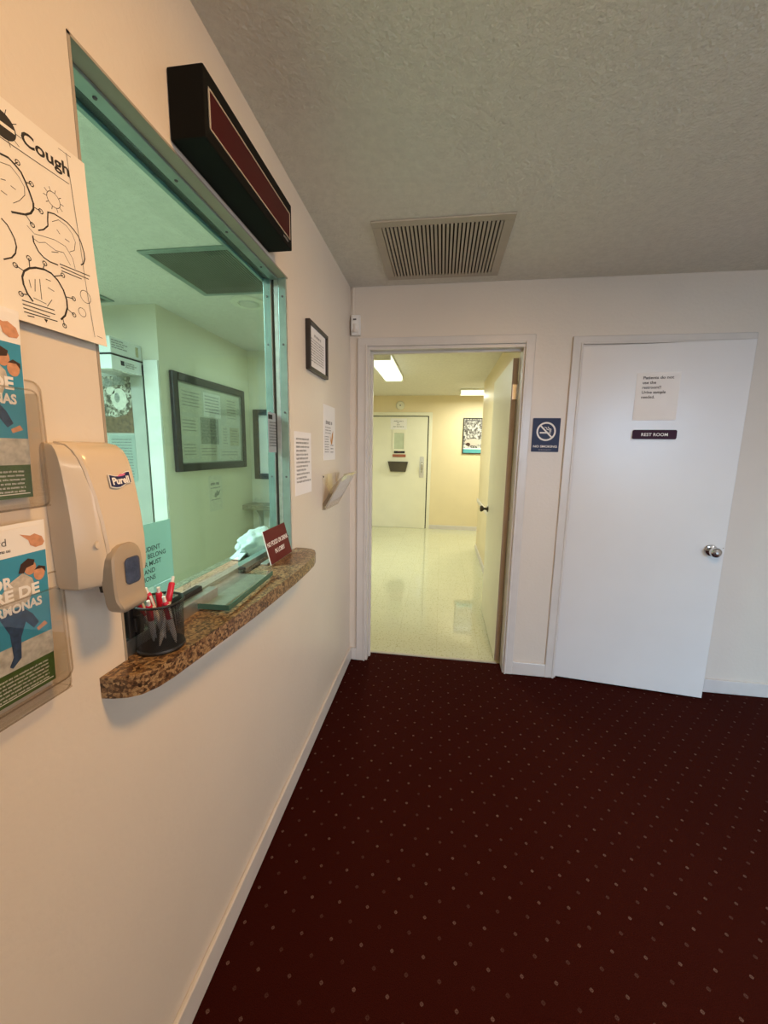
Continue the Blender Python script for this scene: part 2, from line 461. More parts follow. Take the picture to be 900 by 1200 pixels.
# office walls
b = nbm()
box(b, -3.2, -1.42, .13, .25, 0, H); box(b, -1.54, -1.42, .25, 1.45, 0, H)
struct('wall_office', b, 'wall_office')
b = nbm(); box(b, -1.54, -.14, 1.45, 1.57, 0, H); struct('wall_office_far', b, 'wall_office')
b = nbm(); box(b, -.24, -.12, .115, 1.45, 0, H); struct('wall_partition', b, 'wall_hall')
b = nbm(); box(b, -3.32, -3.2, -5.2, .25, 0, H); box(b, -3.2, -.12, -5.2, -5.08, 0, H); struct('wall_office_rear', b, 'wall_office')
# hall walls
b = nbm(); box(b, -3.2, 3.6, 4.8, 4.92, 0, H); struct('wall_hall_far', b, 'wall_hall')
b = nbm(); box(b, 1.155, 1.275, .115, 3.4, 0, H); box(b, 1.275, 3.6, 3.28, 3.4, 0, H); struct('wall_hall_right', b, 'wall_hall')
b = nbm(); box(b, -1.70, -1.58, 1.57, 4.8, 0, H); struct('wall_hall_left', b, 'wall_hall')
b = nbm(); box(b, 3.48, 3.6, 3.4, 4.8, 0, H); struct('wall_hall_end', b, 'wall_hall')

# skirting
def skirt(bm, x0, x1, y0, y1, h=.088):
    box(bm, x0, x1, y0, y1, 0, h, .004)
b = nbm(); skirt(b, 0, .014, -5.08, -.001); struct('baseboard_left', b, 'trim')
b = nbm(); skirt(b, .014, .052, -.014, 0); skirt(b, 1.108, 1.318, -.014, 0); skirt(b, 2.262, 3.5, -.014, 0); struct('baseboard_back', b, 'trim')
b = nbm(); skirt(b, 3.486, 3.5, -5.08, -.015); struct('baseboard_right', b, 'trim')
b = nbm(); skirt(b, .405, 3.48, 4.786, 4.8, .08); struct('baseboard_hall_far', b, 'trim')
b = nbm(); skirt(b, 1.141, 1.155, 1.06, 3.4, .08); struct('baseboard_hall_right', b, 'trim')
b = nbm(); box(b, 1.135, 1.155, 1.06, 3.4, .72, .775, .006); struct('trim_1', b, 'trim')       # chair rail

# door casings
def casing(name, x0, x1, ztop, w, y=0., dep=.115, m='trim', wr=None, wt=None):
    wr = w if wr is None else wr; wt = w if wt is None else wt
    bm = nbm()
    def stile(a, c):
        box(bm, a, c, y - .016, y, 0, ztop + wt, .004); 
    stile(x0 - w, x0); stile(x1, x1 + wr)
    box(bm, x0 - w + .0005, x1 + wr - .0005, y - .0165, y, ztop, ztop + wt, .004)
    # a raised bead along the inner edge, then the jamb and stop
    for a, c in ((x0 - .012, x0), (x1, x1 + .012)): box(bm, a, c, y - .021, y - .01, 0, ztop + .012, .003)
    box(bm, x0, x1, y - .0209, y - .01, ztop, ztop + .012, .003)
    for a, c in ((x0, x0 + .014), (x1 - .008, x1)): box(bm, a, c, y - .004, y + dep, 0, ztop)
    box(bm, x0 + .014, x1 - .008, y - .004, y + dep, ztop - .018, ztop)
    return struct(name, bm, m)
casing('trim_2', .112, 1.056, 2.092, .062, wr=.054, wt=.05)
b = nbm()
box(b, .126, .138, .05, .075, 0, 2.074)
box(b, .138, 1.047, .05, .075, 2.062, 2.074); struct('trim_3', b, 'trim')                        # door stop
casing('trim_4', 1.372, 2.212, 2.078, .056, wr=.05, wt=.046)
b = nbm(); box(b, 1.30, 2.30, .2, .22, 0, 2.3); struct('restroom_dark_sheet', b, 'gap')  # near-black sheet painted in place of the unlit room behind the door
casing('trim_5', -.78, .345, 2.085, .06, y=4.8, dep=.02, m='door_hall')
b = nbm(); box(b, .13, 1.03, .104, .122, 0, .006); struct('trim_6', b, 'slot')                    # threshold strip
# ------------------------------------------------------------------ doors
# lobby-to-hall door, standing open against the hall wall (hinged right)
d1 = sempty('door_1', T(1.012, .132, .012))
b = nbm(); box(b, 0, .036, .002, .90, 0, 2.03, .002); mk('leaf', b, 'door_hall', d1)
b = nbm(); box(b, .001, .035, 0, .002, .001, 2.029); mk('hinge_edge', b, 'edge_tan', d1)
for z in (.25, 1.0, 1.78):
    b = nbm(); lathe(b, [(.0, 0), (.006, .001), (.006, .089), (0, .09)], 10, (.038, -.006, z)); box(b, .006, .036, -.003, .002, z, z + .09)
    mk('hinge', b, 'steel' if z > 1.5 else 'edge_tan', d1, smooth=True)
k = nbm(); lathe(k, [(0, 0), (.028, .0), (.030, -.004), (.026, -.010), (.012, -.014), (.010, -.035), (.022, -.044), (.028, -.056), (.024, -.068), (0, -.073)], 20, (0, .835, .955), 'X')
mk('knob', k, 'bronze', d1, smooth=True)

# restroom door, ajar towards the lobby
TH = math.atan2(.1, .83)
D2 = T(1.375, -.005, .012) @ RZ(-TH)
d2e = sempty('door_2', D2)
b = nbm(); box(b, .002, .832, 0, .036, 0, 2.056, .0015); mk('leaf', b, 'door', d2e)
k = nbm()
lathe(k, [(0, 0), (.033, 0), (.034, -.004), (.030, -.010), (.016, -.014), (.0125, -.030), (.018, -.036), (.027, -.044), (.0285, -.054), (.026, -.064), (.020, -.069), (0, -.070)], 28, (.765, 0, .913), 'Y')
mk('knob', k, 'chrome', d2e, smooth=True)
k = nbm(); lathe(k, [(0, -.0695), (.006, -.0695), (.006, -.0725), (0, -.0725)], 14, (.765, 0, .913), 'Y'); mk('lock_button', k, 'steel', d2e)
k = nbm(); lathe(k, [(0, .001), (.0035, .001), (.003, -.002), (0, -.002)], 10, (.824, 0, .93), 'Y'); mk('screw', k, 'slot', d2e)
for z in (.24, 1.02, 1.80):
    b = nbm(); lathe(b, [(0, 0), (.0055, .001), (.0055, .098), (0, .1)], 10, (-.003, -.006, z)); lathe(b, [(0, .1), (.004, .1), (.004, .106), (0, .107)], 10, (-.003, -.006, z))
    box(b, -.002, .004, -.003, .004, z, z + .1)
    mk('hinge', b, 'trim', d2e, smooth=True)
def FD(u, z, out=0.):
    return D2 @ axes((1, 0, 0), (0, 0, 1), (0, -1, 0), (u, -out, z - .012))

# far hall door
d3 = sempty('door_3', FB(-.77, .006, 4.788))
b = nbm(); box(b, 0, 1.095, 0, 2.06, -.012, .0, .002); mk('leaf', b, 'door_hall', d3)
b = nbm(); box(b, -.012, 0, 0, 2.072, -.011, -.006); box(b, 1.095, 1.112, 0, 2.072, -.011, -.006); box(b, 0, 1.1, 2.06, 2.075, -.011, -.006); mk('door_gap', b, 'gap', d3)
b = nbm()
for x0, x1, y0, y1 in ((.452, .485, 1.44, 1.815), (.665, .705, 1.44, 1.815), (.485, .665, 1.44, 1.475), (.485, .665, 1.765, 1.815)): box(b, x0, x1, y0, y1, 0, .014, .002)
mk('vision_frame', b, 'door_hall', d3)
b = nbm(); box(b, .485, .665, 1.475, 1.765, 0, .003); mk('vision_pane', b, 'visionglass', d3)
b = nbm(); prism(b, rrect(.965, 1.045, .955, 1.345, .006), 0, .004); mk('pull_plate', b, 'steel', d3)
b = nbm(); tube(b, [(1.005, 1.06, .004), (1.005, 1.07, .03), (1.005, 1.10, .042), (1.005, 1.20, .042), (1.005, 1.23, .03), (1.005, 1.24, .004)], .011, 10); mk('pull_handle', b, 'chrome', d3, smooth=True)

# things on the far hall door
F3 = lambda x, z: FB(x, z, 4.787)
t = thing('notice_sheet', F3(-.36, 1.835), 'small white notice taped above the window panel of the far hall door', 'notice')
b = nbm(); box(b, 0, .30, 0, .20, .0005, .0015); mk('sheet', b, 'paper', t)
b = nbm()
for i, w in enumerate((.17, .05, .06, .19)): scrawl(b, .15 - w / 2, .145 - i * .033, w, .018, .0022, 20 + i)
mk('lettering', b, 'ink_grey', t)
t = thing('door_plaque', F3(-.285, 1.405), 'short black name plaque under the window panel of the far hall door', 'plaque')
b = nbm(); prism(b, rrect(0, .20, 0, .05, .006), .0005, .008); mk('plate', b, 'black', t)
b = nbm(); scrawl(b, .07, .018, .06, .015, .009, 31); mk('lettering', b, 'redbrown', t)
t = tag(mk('door_plaque', prism(nbm(), rrect(0, .245, 0, .05, .004), .0005, .008), 'redbrown', None, F3(-.31, 1.335)), 'red-brown plaque just above the file tray on the far hall door', 'plaque')
t = thing('file_tray', F3(-.385, 1.065), 'dark smoked wall file tray on the far hall door', 'file tray')
b = nbm()
loops = []
for y, x0, x1, o in ((0, .045, .325, .05), (.185, 0, .37, .10)):
    loops.append([(x0, y, .001), (x1, y, .001), (x1, y, o), (x0, y, o)])
loft(b, loops); mk('tray', b, 'tray_dark', t)
b = nbm(); box(b, .0, .37, .183, .19, .092, .104, .002); mk('rim', b, 'black', t)
t = thing('smoke_alarm', FB(-.185, 2.265, 4.8), 'round cream alarm above the far hall door', 'alarm')
b = nbm(); lathe(b, [(0, .001), (.075, .001), (.078, .012), (.066, .03), (0, .034)], 28); mk('body', b, 'lampcase', t, smooth=True)
b = nbm(); lathe(b, [(0, .03), (.012, .033), (.010, .042), (0, .044)], 12); mk('sounder', b, 'ink_grey', t, smooth=True)
# hall poster
t = thing('framed_poster', FB(.955, 1.415, 4.8), 'black framed poster with a teal bottom band on the yellow hall wall', 'poster')
W, Hh = .48, .635
def frame_bm(W, Hh, w, d, bev=.003, d0=0.):
    bm = nbm()
    for x0, x1, y0, y1 in ((0, w, 0, Hh), (W - w, W, 0, Hh), (w, W - w, 0, w), (w, W - w, Hh - w, Hh)): box(bm, x0, x1, y0, y1, d0, d, bev)
    return bm
mk('frame', frame_bm(W, Hh, .018, .022), 'frame_black', t)
b = nbm(); box(b, .015, W - .015, .015, Hh - .015, .001, .008); mk('print', b, 'photo2', t)
b = nbm(); box(b, .018, W - .018, .018, .085, .008, .0085); mk('blue_band', b, 'teal', t)
b = nbm(); box(b, .018, W - .018, .085, .105, .008, .0085); mk('pale_band', b, 'paper', t)
b = nbm(); flat(b, circ(.19, .21, .15, 24, .06), .0088); mk('pale_shape', b, 'shirt', t)
b = nbm(); flat(b, circ(.10, .17, .04, 14, .03), .0094); mk('dark_shape', b, 'hair', t)
b = nbm(); box(b, .04, .30, .578, .60, .008, .0088); mk('title_strip', b, 'ink_grey', t)

# hall ceiling lights
def hall_light(mw, L, W, label):
    t = thing('ceiling_light', mw, label, 'ceiling light', 'hall fluorescent lights')
    b = nbm(); box(b, -W / 2, W / 2, 0, .012, -.02, 0, .002); box(b, -W / 2, W / 2, L - .012, L, -.02, 0, .002)
    box(b, -W / 2, W / 2, .0, L, -.03, 0, .002); box(b, -W / 2 - .002, W / 2 + .002, -.006, .010, -.088, 0, .003); box(b, -W / 2 - .002, W / 2 + .002, L - .010, L + .006, -.088, 0, .003)
    mk('housing', b, 'lampcase', t)
    b = nbm()
    prof = [(-W / 2, -.03), (-W / 2 + .003, -.07), (-W / 2 + .02, -.082), (W / 2 - .02, -.082), (W / 2 - .003, -.07), (W / 2, -.03)]
    loft(b, [[(x, .010, z) for x, z in prof], [(x, L - .010, z) for x, z in prof]]); mk('diffuser', b, 'diffuser', t)
    return t
hall_light(T(-.07, 1.56, H), 1.25, .235, 'fluorescent ceiling light nearest the open hall doorway, seen end-on')
hall_light(T(.85, 4.1, H) @ RZ(-PI / 2), 1.25, .235, 'fluorescent ceiling light near the far hall wall, running sideways')

# ------------------------------------------------------------------ reception window
w1 = sempty('window_1', T(0, WY0, WZ0))
LY, LZ = WY1 - WY0, WZ1 - WZ0
def ring(x0, x1, w, inset=0., bot=None, bev=.0015):
    bm = nbm(); a0, a1 = inset, LY - inset; z1 = LZ - inset; zb = 0
    box(bm, x0, x1, a0, a0 + w, zb, z1, bev); box(bm, x0, x1, a1 - w, a1, zb, z1, bev)
    box(bm, x0 + .0003, x1 - .0003, a0 + w, a1 - w, z1 - w, z1, bev)
    if bot: box(bm, x0 + .0003, x1 - .0003, a0 + w, a1 - w, 0, bot, bev)
    return bm
def ring3(x0, x1, w, top=None, bot=None, bev=.0015):
    bm = nbm(); zt = LZ
    box(bm, x0, x1, 0, w, 0, zt, bev); box(bm, x0, x1, LY - w, LY, 0, zt, bev)
    tx = top or (x0, x1)
    box(bm, tx[0], tx[1] - .0003, w, LY - w, zt - w * 1.1, zt - .0003, bev)
    if bot: box(bm, x0 + .0003, x1 - .0003, w, LY - w, 0, bot, bev)
    return bm
b = nbm(); box(b, -.034, .0005, 0, LY, LZ - .004, LZ); mk('header_return', b, 'return', w1)
b = nbm(); box(b, -.003, .0012, 0, .005, 0, LZ); box(b, -.003, .0012, 0, LY, LZ - .005, LZ); mk('edge_bead', b, 'return', w1)
mk('outer_channel', ring3(-.034, -.004, .009, top=(-.064, -.034)), 'alu', w1)
mk('recess_shade_strip', ring3(-.060, -.052, .005, top=(-.092, -.064)), 'recess_dark', w1)  # near-black strip stands in for the shade in the channel recess
mk('inner_channel', ring3(-.091, -.061, .013, top=(-.100, -.088), bot=.02), 'alu', w1)
mk('mid_channel', ring3(-.052, -.036, .006, top=(-.052, -.0375)), 'steel', w1)
b = nbm(); box(b, -.030, -.004, .006, .33, .0, .034, .002); box(b, -.030, -.004, .64, LY - .010, .0, .008, .002); mk('bottom_track', b, 'steel', w1)
b = nbm(); box(b, -.048, -.030, .02, .30, .03, .046, .002); mk('track_gasket', b, 'black', w1)
# pane with the pass-through notch at the bottom
b = nbm(); prism(b, [(.01, .004), (.235, .004), (.235, .055), (.56, .055), (.56, .004), (LY - .01, .004), (LY - .01, LZ - .01), (.01, LZ - .01)], -.003, .003)
o = mk('pane', b, 'pane', w1); o.matrix_basis = axes((0, 1, 0), (0, 0, 1), (1, 0, 0), (-.066, 0, 0))
for zz in (.06, .30, .55, .80, .97):
    for x, y in ((-.018, LY - .0095), (-.076, LY - .0135)):
        b = nbm(); lathe(b, [(0, 0), (.0042, 0), (.0034, -.002), (0, -.0024)], 10, (x, y, zz), 'Y'); mk('screw', b, 'ink_grey', w1)
for yy in (.10, .32, .54, .76):
    for x, z in ((-.049, LZ - .0104),):
        b = nbm(); lathe(b, [(0, 0), (.0042, 0), (.0034, -.002), (0, -.0024)], 10, (x, yy, z)); mk('screw', b, 'ink_grey', w1)
b = nbm(); box(b, -.02, .004, .012, .05, .038, .098, .003); box(b, .004, .012, .02, .042, .05, .08, .002); mk('latch', b, 'black', w1)

# ------------------------------------------------------------------ ledge under the window
t = thing('counter_ledge', T(0, -1.5, 1.011), 'brown speckled granite-look ledge under the reception window', 'ledge')
E = [(-.02, -1.956), (.0, -1.956), (.022, -1.953), (.045, -1.946), (.062, -1.934), (.076, -1.908), (.083, -1.875), (.090, -1.80), (.100, -1.70), (.110, -1.58), (.116, -1.45), (.120, -1.30), (.119, -1.18), (.115, -1.10), (.106, -1.05), (.090, -1.012), (.070, -.994), (.045, -.988), (0, -.988)]
pl = [(x, y + 1.5) for x, y in E if x >= 0] 
pts = pl + [(.0, WY1 + 1.5 - .001), (-.030, WY1 + 1.5 - .001), (-.030, WY0 + 1.5 + .001), (0, WY0 + 1.5 + .001)]
b = nbm(); prism(b, pts, 0, .040)
bmesh.ops.bevel(b, geom=[e for e in b.edges if all(abs(v.co.z - .04) < 1e-5 for v in e.verts) and all(v.co.x > .001 for v in e.verts)], offset=.002, segments=2, affect='EDGES')
mk('slab', b, 'granite', t)
b = nbm(); prism(b, [(.001, -.452), (.05, -.44), (.08, -.38), (.10, -.2), (.109, .1), (.10, .45), (.06, .50), (.001, .505)], -.0025, .0); mk('underside_caulk', b, 'trim', t)

# pass-through glass shelf
t = thing('glass_shelf', T(0, -1.66, 1.053), 'clear green-edged glass plate lying in the pass-through slot of the window', 'glass plate')
b = nbm(); prism(b, [(-.13, 0), (.078, .004), (.066, .290), (-.13, .30)], .006, .018); mk('plate', b, 'slab', t)
b = nbm()
for a, c in (((.078, .004), (.066, .290)), ((-.02, .001), (.078, .004))):
    d = (Vector(c) - Vector(a)).normalized(); n = Vector((-d.y, d.x)) * .0012
    prism(b, [(a[0] - n.x, a[1] - n.y), (c[0] - n.x, c[1] - n.y), (c[0] + n.x, c[1] + n.y), (a[0] + n.x, a[1] + n.y)], .005, .0185)
mk('polished_edge', b, 'slab_edge', t)
b = nbm(); box(b, -.12, .05, .012, .285, 0, .006, .002); mk('steel_tray', b, 'steel', t)
b = nbm(); prism(b, circ(-.045, .30, .012, 12), .0, .02); mk('foot', b, 'black', t)

# office side counter
t = tag(mk('office_counter', box(nbm(), -.235, -.094, -1.96, -.55, .985, 1.03, .004), 'granite2'), 'olive speckled counter on the office side of the reception window', 'counter')
t['label'] = 'olive speckled counter on the office side of the reception window'

# red plastic sign leaning against the window frame
lean = math.atan2(.030, .118)
MW = axes((0, 1, 0), (-math.sin(lean), 0, math.cos(lean)), (math.cos(lean), 0, math.sin(lean)), (.012, -1.256, 1.0535))
t = thing('counter_sign', MW, 'maroon no food or drink sign leaning at the right end of the ledge', 'sign')
b = nbm(); box(b, 0, .193, 0, .122, -.0035, 0, .0008); mk('plate', b, 'red_sign', t)
b = nbm(); box(b, -.0012, 0.0, .0, .122, -.0035, 0); mk('edge', b, 'white', t)
b = nbm(); text(b, 'NO FOOD OR DRINK', .097, .062, .016, .0006, width=.182, align='CENTER', bold=.03); text(b, 'IN LOBBY', .097, .030, .016, .0006, width=.086, align='CENTER', bold=.03); mk('lettering', b, 'paper', t)

# pen cup
cup = thing('pen_cup', T(.029, -1.834, 1.052), 'black wire mesh pen cup at the near end of the ledge', 'pen cup')
b = nbm(); n = 48
loft(b, [[(.043 * math.cos(2 * PI * k / n), .043 * math.sin(2 * PI * k / n), .004) for k in range(n)], [(.046 * math.cos(2 * PI * k / n), .046 * math.sin(2 * PI * k / n), .098) for k in range(n)]], cap=False)
mk('mesh_wall', b, 'wire', cup, smooth=True)
b = nbm(); lathe(b, [(0, 0.0005), (.0445, .0005), (.0455, .004), (.044, .008), (0, .008)], 40); mk('base', b, 'black', cup, smooth=True)
b = nbm(); tube(b, [(.046 * math.cos(2 * PI * k / 40), .046 * math.sin(2 * PI * k / 40), .099) for k in range(41)], .0028, 8, False); mk('rim', b, 'black', cup, smooth=True)
# pens
def pen(base, top, label):
    a, c = Vector(base), Vector(top); d = (c - a).normalized(); L = (c - a).length
    q = d.to_track_quat('Z', 'Y').to_matrix().to_4x4()
    t = thing('ballpoint_pen', T(*a) @ q, label, 'pen', 'pens in the wire cup')
    b = nbm(); lathe(b, [(0, 0), (.0015, .002), (.0045, .018), (.0052, .03), (.0055, L - .052)], 14); mk('barrel', b, 'pen_white', t, smooth=True)
    b = nbm(); lathe(b, [(.0056, L - .052), (.0061, L - .050), (.0061, L - .016), (.0048, L - .013), (0, L - .0125)], 14); mk('cap_sleeve', b, 'red_pen', t, smooth=True)
    b = nbm(); lathe(b, [(0, L - .0125), (.0034, L - .0125), (.0032, L - .001), (0, L)], 12); mk('clicker', b, 'white', t, smooth=True)
    b = nbm(); box(b, .0055, .0075, -.0022, .0022, L - .05, L - .018, .0006); mk('clip', b, 'white', t)
    return t
O = Vector((.029, -1.834, 1.062))
specs = [((0.0113, -0.0195, 0), (0.018, 0.026, 0.134), 'red and white pen standing tallest and upright at the right of the cup'),
         ((-0.0142, 0.0234, 0), (0.004, -0.002, 0.119), 'red and white pen in the middle of the cup, left of the tallest one'),
         ((0.0018, 0.0117, 0), (-0.01, -0.02, 0.123), 'red and white pen second tallest, behind the middle one at the left'),
         ((-0.0146, -0.0027, 0), (0.012, -0.041, 0.106), 'red and white pen leaning lowest to the left against the cup rim'),
         ((-0.0191, 0.0105, 0), (-0.024, -0.03, 0.112), 'red and white pen at the back left of the cup, by the window'),
         ((0.033, 0.001, 0), (0.03, -0.022, 0.109), 'red and white pen at the front left of the cup, nearest the ledge edge')]
for a, c, l in specs: pen(O + Vector(a), O + Vector(c), l)

# ------------------------------------------------------------------ hand sanitiser dispenser
ds = thing('sanitizer_dispenser', FL(-1.957, 1.235), 'beige hand sanitizer dispenser on the wall left of the reception window', 'dispenser')
def sect(y, hw, d, ch, back=.001):
    """horizontal slice: flat back on the wall, broad chamfer on the left, rounded right"""
    P = [(-hw, back), (-hw, d * .62), (-hw + .0025, d * .665), (-hw + .020, d - .006), (-hw + .024, d - .0025), (-hw + .030, d)]
    n = 4
    for k in range(0, n + 1):
        a = k / n * PI / 2; P.append((hw - ch * (1 - math.cos(PI / 2 - a)), d - ch * 1.6 + ch * 1.6 * math.sin(PI / 2 - a)))
    P += [(hw, back)]
    return [(x, y, z) for x, z in P]
S = [(.000, .050, .050), (.004, .0535, .056), (.012, .0555, .060), (.05, .0565, .0645), (.10, .057, .0625), (.15, .0575, .058), (.19, .058, .052), (.208, .058, .047), (.220, .0575, .040), (.227, .056, .030), (.230, .054, .012)]
b = nbm(); loft(b, [sect(y, hw, d + .0028, .014) for y, hw, d in S]); mk('housing', b, 'beige', ds, smooth=True, ang=26)
# front cover, wrapping the right-hand two thirds, a seam on its left
def csect(y, x0, x1, d, base, ch=.009, n=4):
    P = [(x0, base), (x0, d - .003), (x0 + .003, d)]
    for k in range(0, n + 1):
        a = PI / 2 - k / n * PI / 2; P.append((x1 - ch + ch * math.cos(a), d - ch * 1.3 + ch * 1.3 * math.sin(a)))
    P.append((x1, base)); return [(x, y, z) for x, z in P]
b = nbm()
CS = [(.010, -.030, .056, .068), (.03, -.031, .057, .071), (.07, -.033, .0575, .0705), (.11, -.035, .058, .067), (.15, -.038, .0585, .0615), (.185, -.042, .059, .055), (.205, -.044, .059, .049), (.219, -.046, .058, .042), (.228, -.046, .056, .031), (.2325, -.045, .054, .012)]
loft(b, [csect(y, x0 + .005, x1, d, .006 if y > .226 else .02) for y, x0, x1, d in CS]); mk('front_cover', b, 'beige', ds, smooth=True, ang=40)
# push lever
b = nbm()
def lsect(y, hw, d, cx=.022, base=.05, ch=.012, n=4):
    return csect(y, cx - hw, cx + hw, d, base, ch, n)
LV = [(-.047, .018, .076), (-.045, .024, .083), (-.040, .0295, .087), (-.033, .0325, .0875), (-.027, .034, .085), (-.022, .0345, .0825), (-.016, .035, .082), (.00, .0355, .0815), (.03, .035, .0805), (.046, .0335, .080), (.056, .030, .079), (.063, .023, .078), (.067, .014, .077)]
loft(b, [lsect(y, hw, d, cx=.003, base=.058 if y > -.01 else .06) for y, hw, d in LV]); lv = mk('push_lever', b, 'beige_lever', ds, smooth=True, ang=40)
b = nbm(); prism(b, rrect(-.009, .019, .000, .042, .007), .0805, .0822); mk('pouch', b, 'gel', lv)
b = nbm(); prism(b, rrect(-.011, .021, -.002, .044, .008), .0823, .0829); mk('inspection_window', b, 'gelwin', lv)
b = nbm(); lathe(b, [(0, -.018), (.006, -.017), (.008, .0), (.012, .004), (0, .006)], 14, (-.006, 0, .035), 'Y'); mk('nozzle', b, 'black', ds, smooth=True)
b = nbm(); lathe(b, [(0, .0), (.0065, .0), (.006, .0015), (0, .002)], 16, (-.0350, .072, .0605)); mk('lock_button', b, 'beige', ds, smooth=True)
# logo: wavy navy flag with white word and pink flash, on the cover (its surface tilts a little)
lg = Matrix.Translation((.020, .1705, .0605)) @ RX(math.radians(-9.5)) @ RZ(math.radians(3))
b = nbm()
top = [(-.021 + .042 * k / 12, .0095 + .0025 * math.sin(k / 12 * 2 * PI * .9 + 2.6)) for k in range(13)]
bot = [(-.022 + .042 * k / 12, -.0085 + .0025 * math.sin(k / 12 * 2 * PI * .9 + 2.9)) for k in range(13)]
prism(b, top + bot[::-1], 0.0, .0012); flag = mk('logo_flag', b, 'navy', ds, lg)
b = nbm(); prism(b, [(x * 1.06, y * 1.14) for x, y in top + bot[::-1]], -.0003, .0009); mk('logo_border', b, 'white', ds, lg)
b = nbm(); text(b, 'Purell', -.0005, -.0055, .0108, .0016, width=.035, align='CENTER', bold=.06); mk('lettering', b, 'paper', flag)
b = nbm(); flat(b, [(-.007, .0068), (.000, .0098), (.012, .0100), (.009, .0070), (.001, .0062), (-.004, .0062)], .0019); mk('flash', b, 'pink', flag)

# ------------------------------------------------------------------ poster with line drawings
PD = {}
PD['logo']=[(-0.118, 0.248), (-0.106, 0.257), (-0.12, 0.235), (-0.128, 0.252), (-0.11, 0.241), (-0.125, 0.247)]
PD['cough']=[(-0.102, 0.241), (-0.034, 0.243), (-0.1, 0.254), (-0.032, 0.263)]
PD['under']=[(-0.131, 0.229), (-0.105, 0.23), (-0.033, 0.232)]
PD['vline']=[(-0.032, 0.275), (-0.026, 0.159), (-0.025, 0.089), (-0.023, 0.01)]
PD['topline']=[(-0.045, 0.273), (-0.025, 0.274)]
PD['botline']=[(-0.018, 0.013), (-0.008, 0.012)]
PD['c1']=[(-0.133, 0.208), (-0.123, 0.21), (-0.116, 0.207), (-0.108, 0.202), (-0.104, 0.194), (-0.1, 0.184), (-0.096, 0.17), (-0.097, 0.162), (-0.102, 0.154), (-0.11, 0.148), (-0.118, 0.145), (-0.129, 0.141)]
PD['c1k']=[(-0.116, 0.207), (-0.111, 0.212), (-0.104, 0.192), (-0.095, 0.195), (-0.096, 0.165), (-0.086, 0.165), (-0.11, 0.148), (-0.102, 0.139)]
PD['face1']=[(-0.135, 0.197), (-0.122, 0.201), (-0.112, 0.194), (-0.106, 0.185), (-0.107, 0.174), (-0.116, 0.162), (-0.125, 0.154)]
PD['face1b']=[(-0.137, 0.176), (-0.131, 0.178), (-0.125, 0.175), (-0.119, 0.174), (-0.139, 0.161), (-0.132, 0.16), (-0.129, 0.152)]
PD['sun']=[(-0.063, 0.193), (-0.052, 0.199), (-0.064, 0.182)]
PD['c2']=[(-0.075, 0.17), (-0.065, 0.173), (-0.055, 0.173), (-0.044, 0.172), (-0.034, 0.167), (-0.027, 0.161), (-0.023, 0.153), (-0.02, 0.14), (-0.02, 0.131), (-0.024, 0.122), (-0.029, 0.118)]
PD['c2l']=[(-0.075, 0.17), (-0.077, 0.159), (-0.078, 0.15), (-0.086, 0.141), (-0.094, 0.136)]
PD['c2b']=[(-0.104, 0.124), (-0.104, 0.116), (-0.099, 0.106), (-0.092, 0.101), (-0.083, 0.099), (-0.071, 0.1)]
PD['c2face']=[(-0.07, 0.16), (-0.059, 0.168), (-0.046, 0.166), (-0.038, 0.159), (-0.034, 0.149), (-0.038, 0.135), (-0.047, 0.129)]
PD['c2arm']=[(-0.11, 0.134), (-0.101, 0.128), (-0.089, 0.131), (-0.07, 0.135), (-0.053, 0.134), (-0.043, 0.121), (-0.041, 0.107)]
PD['c2arm2']=[(-0.105, 0.121), (-0.096, 0.119), (-0.086, 0.124), (-0.071, 0.12), (-0.058, 0.123), (-0.049, 0.109)]
PD['c2eye']=[(-0.064, 0.152), (-0.06, 0.148), (-0.052, 0.145), (-0.045, 0.144), (-0.078, 0.115), (-0.067, 0.119)]
PD['c3']=[(-0.12, 0.032), (-0.126, 0.04), (-0.129, 0.05), (-0.129, 0.06), (-0.125, 0.069), (-0.117, 0.076), (-0.107, 0.081), (-0.094, 0.084), (-0.084, 0.083), (-0.075, 0.077), (-0.068, 0.066), (-0.065, 0.053), (-0.066, 0.041), (-0.072, 0.028), (-0.08, 0.02)]
PD['c3k']=[(-0.125, 0.069), (-0.136, 0.072), (-0.116, 0.077), (-0.115, 0.09), (-0.096, 0.084), (-0.092, 0.093), (-0.079, 0.081), (-0.065, 0.088), (-0.066, 0.057), (-0.052, 0.059), (-0.067, 0.04), (-0.056, 0.034), (-0.077, 0.022), (-0.076, 0.012), (-0.127, 0.038), (-0.135, 0.036)]
PD['hands']=[(-0.12, 0.06), (-0.119, 0.05), (-0.111, 0.064), (-0.114, 0.047), (-0.104, 0.067), (-0.106, 0.039), (-0.118, 0.037), (-0.1, 0.035), (-0.094, 0.071), (-0.087, 0.071), (-0.093, 0.06), (-0.084, 0.058), (-0.09, 0.044), (-0.099, 0.032)]
PD['c4']=[(-0.144, 0.125), (-0.138, 0.121), (-0.134, 0.114), (-0.131, 0.107), (-0.13, 0.098), (-0.133, 0.088), (-0.139, 0.08), (-0.15, 0.073)]
PD['g1']=[(-0.029, 0.07), (-0.019, 0.074), (-0.027, 0.083)]
PD['g2']=[(-0.04, 0.043), (-0.033, 0.045), (-0.039, 0.05)]
PD['t1']=[(-0.135, 0.028), (-0.089, 0.03), (-0.135, 0.023), (-0.089, 0.024), (-0.135, 0.018), (-0.098, 0.018), (-0.135, 0.013), (-0.087, 0.015), (-0.131, 0.009), (-0.122, 0.01)]
PD['t2']=[(-0.067, 0.103), (-0.015, 0.107), (-0.066, 0.099), (-0.018, 0.101), (-0.066, 0.094), (-0.032, 0.096)]
PD['heart']=[(-0.105, 0.01)]

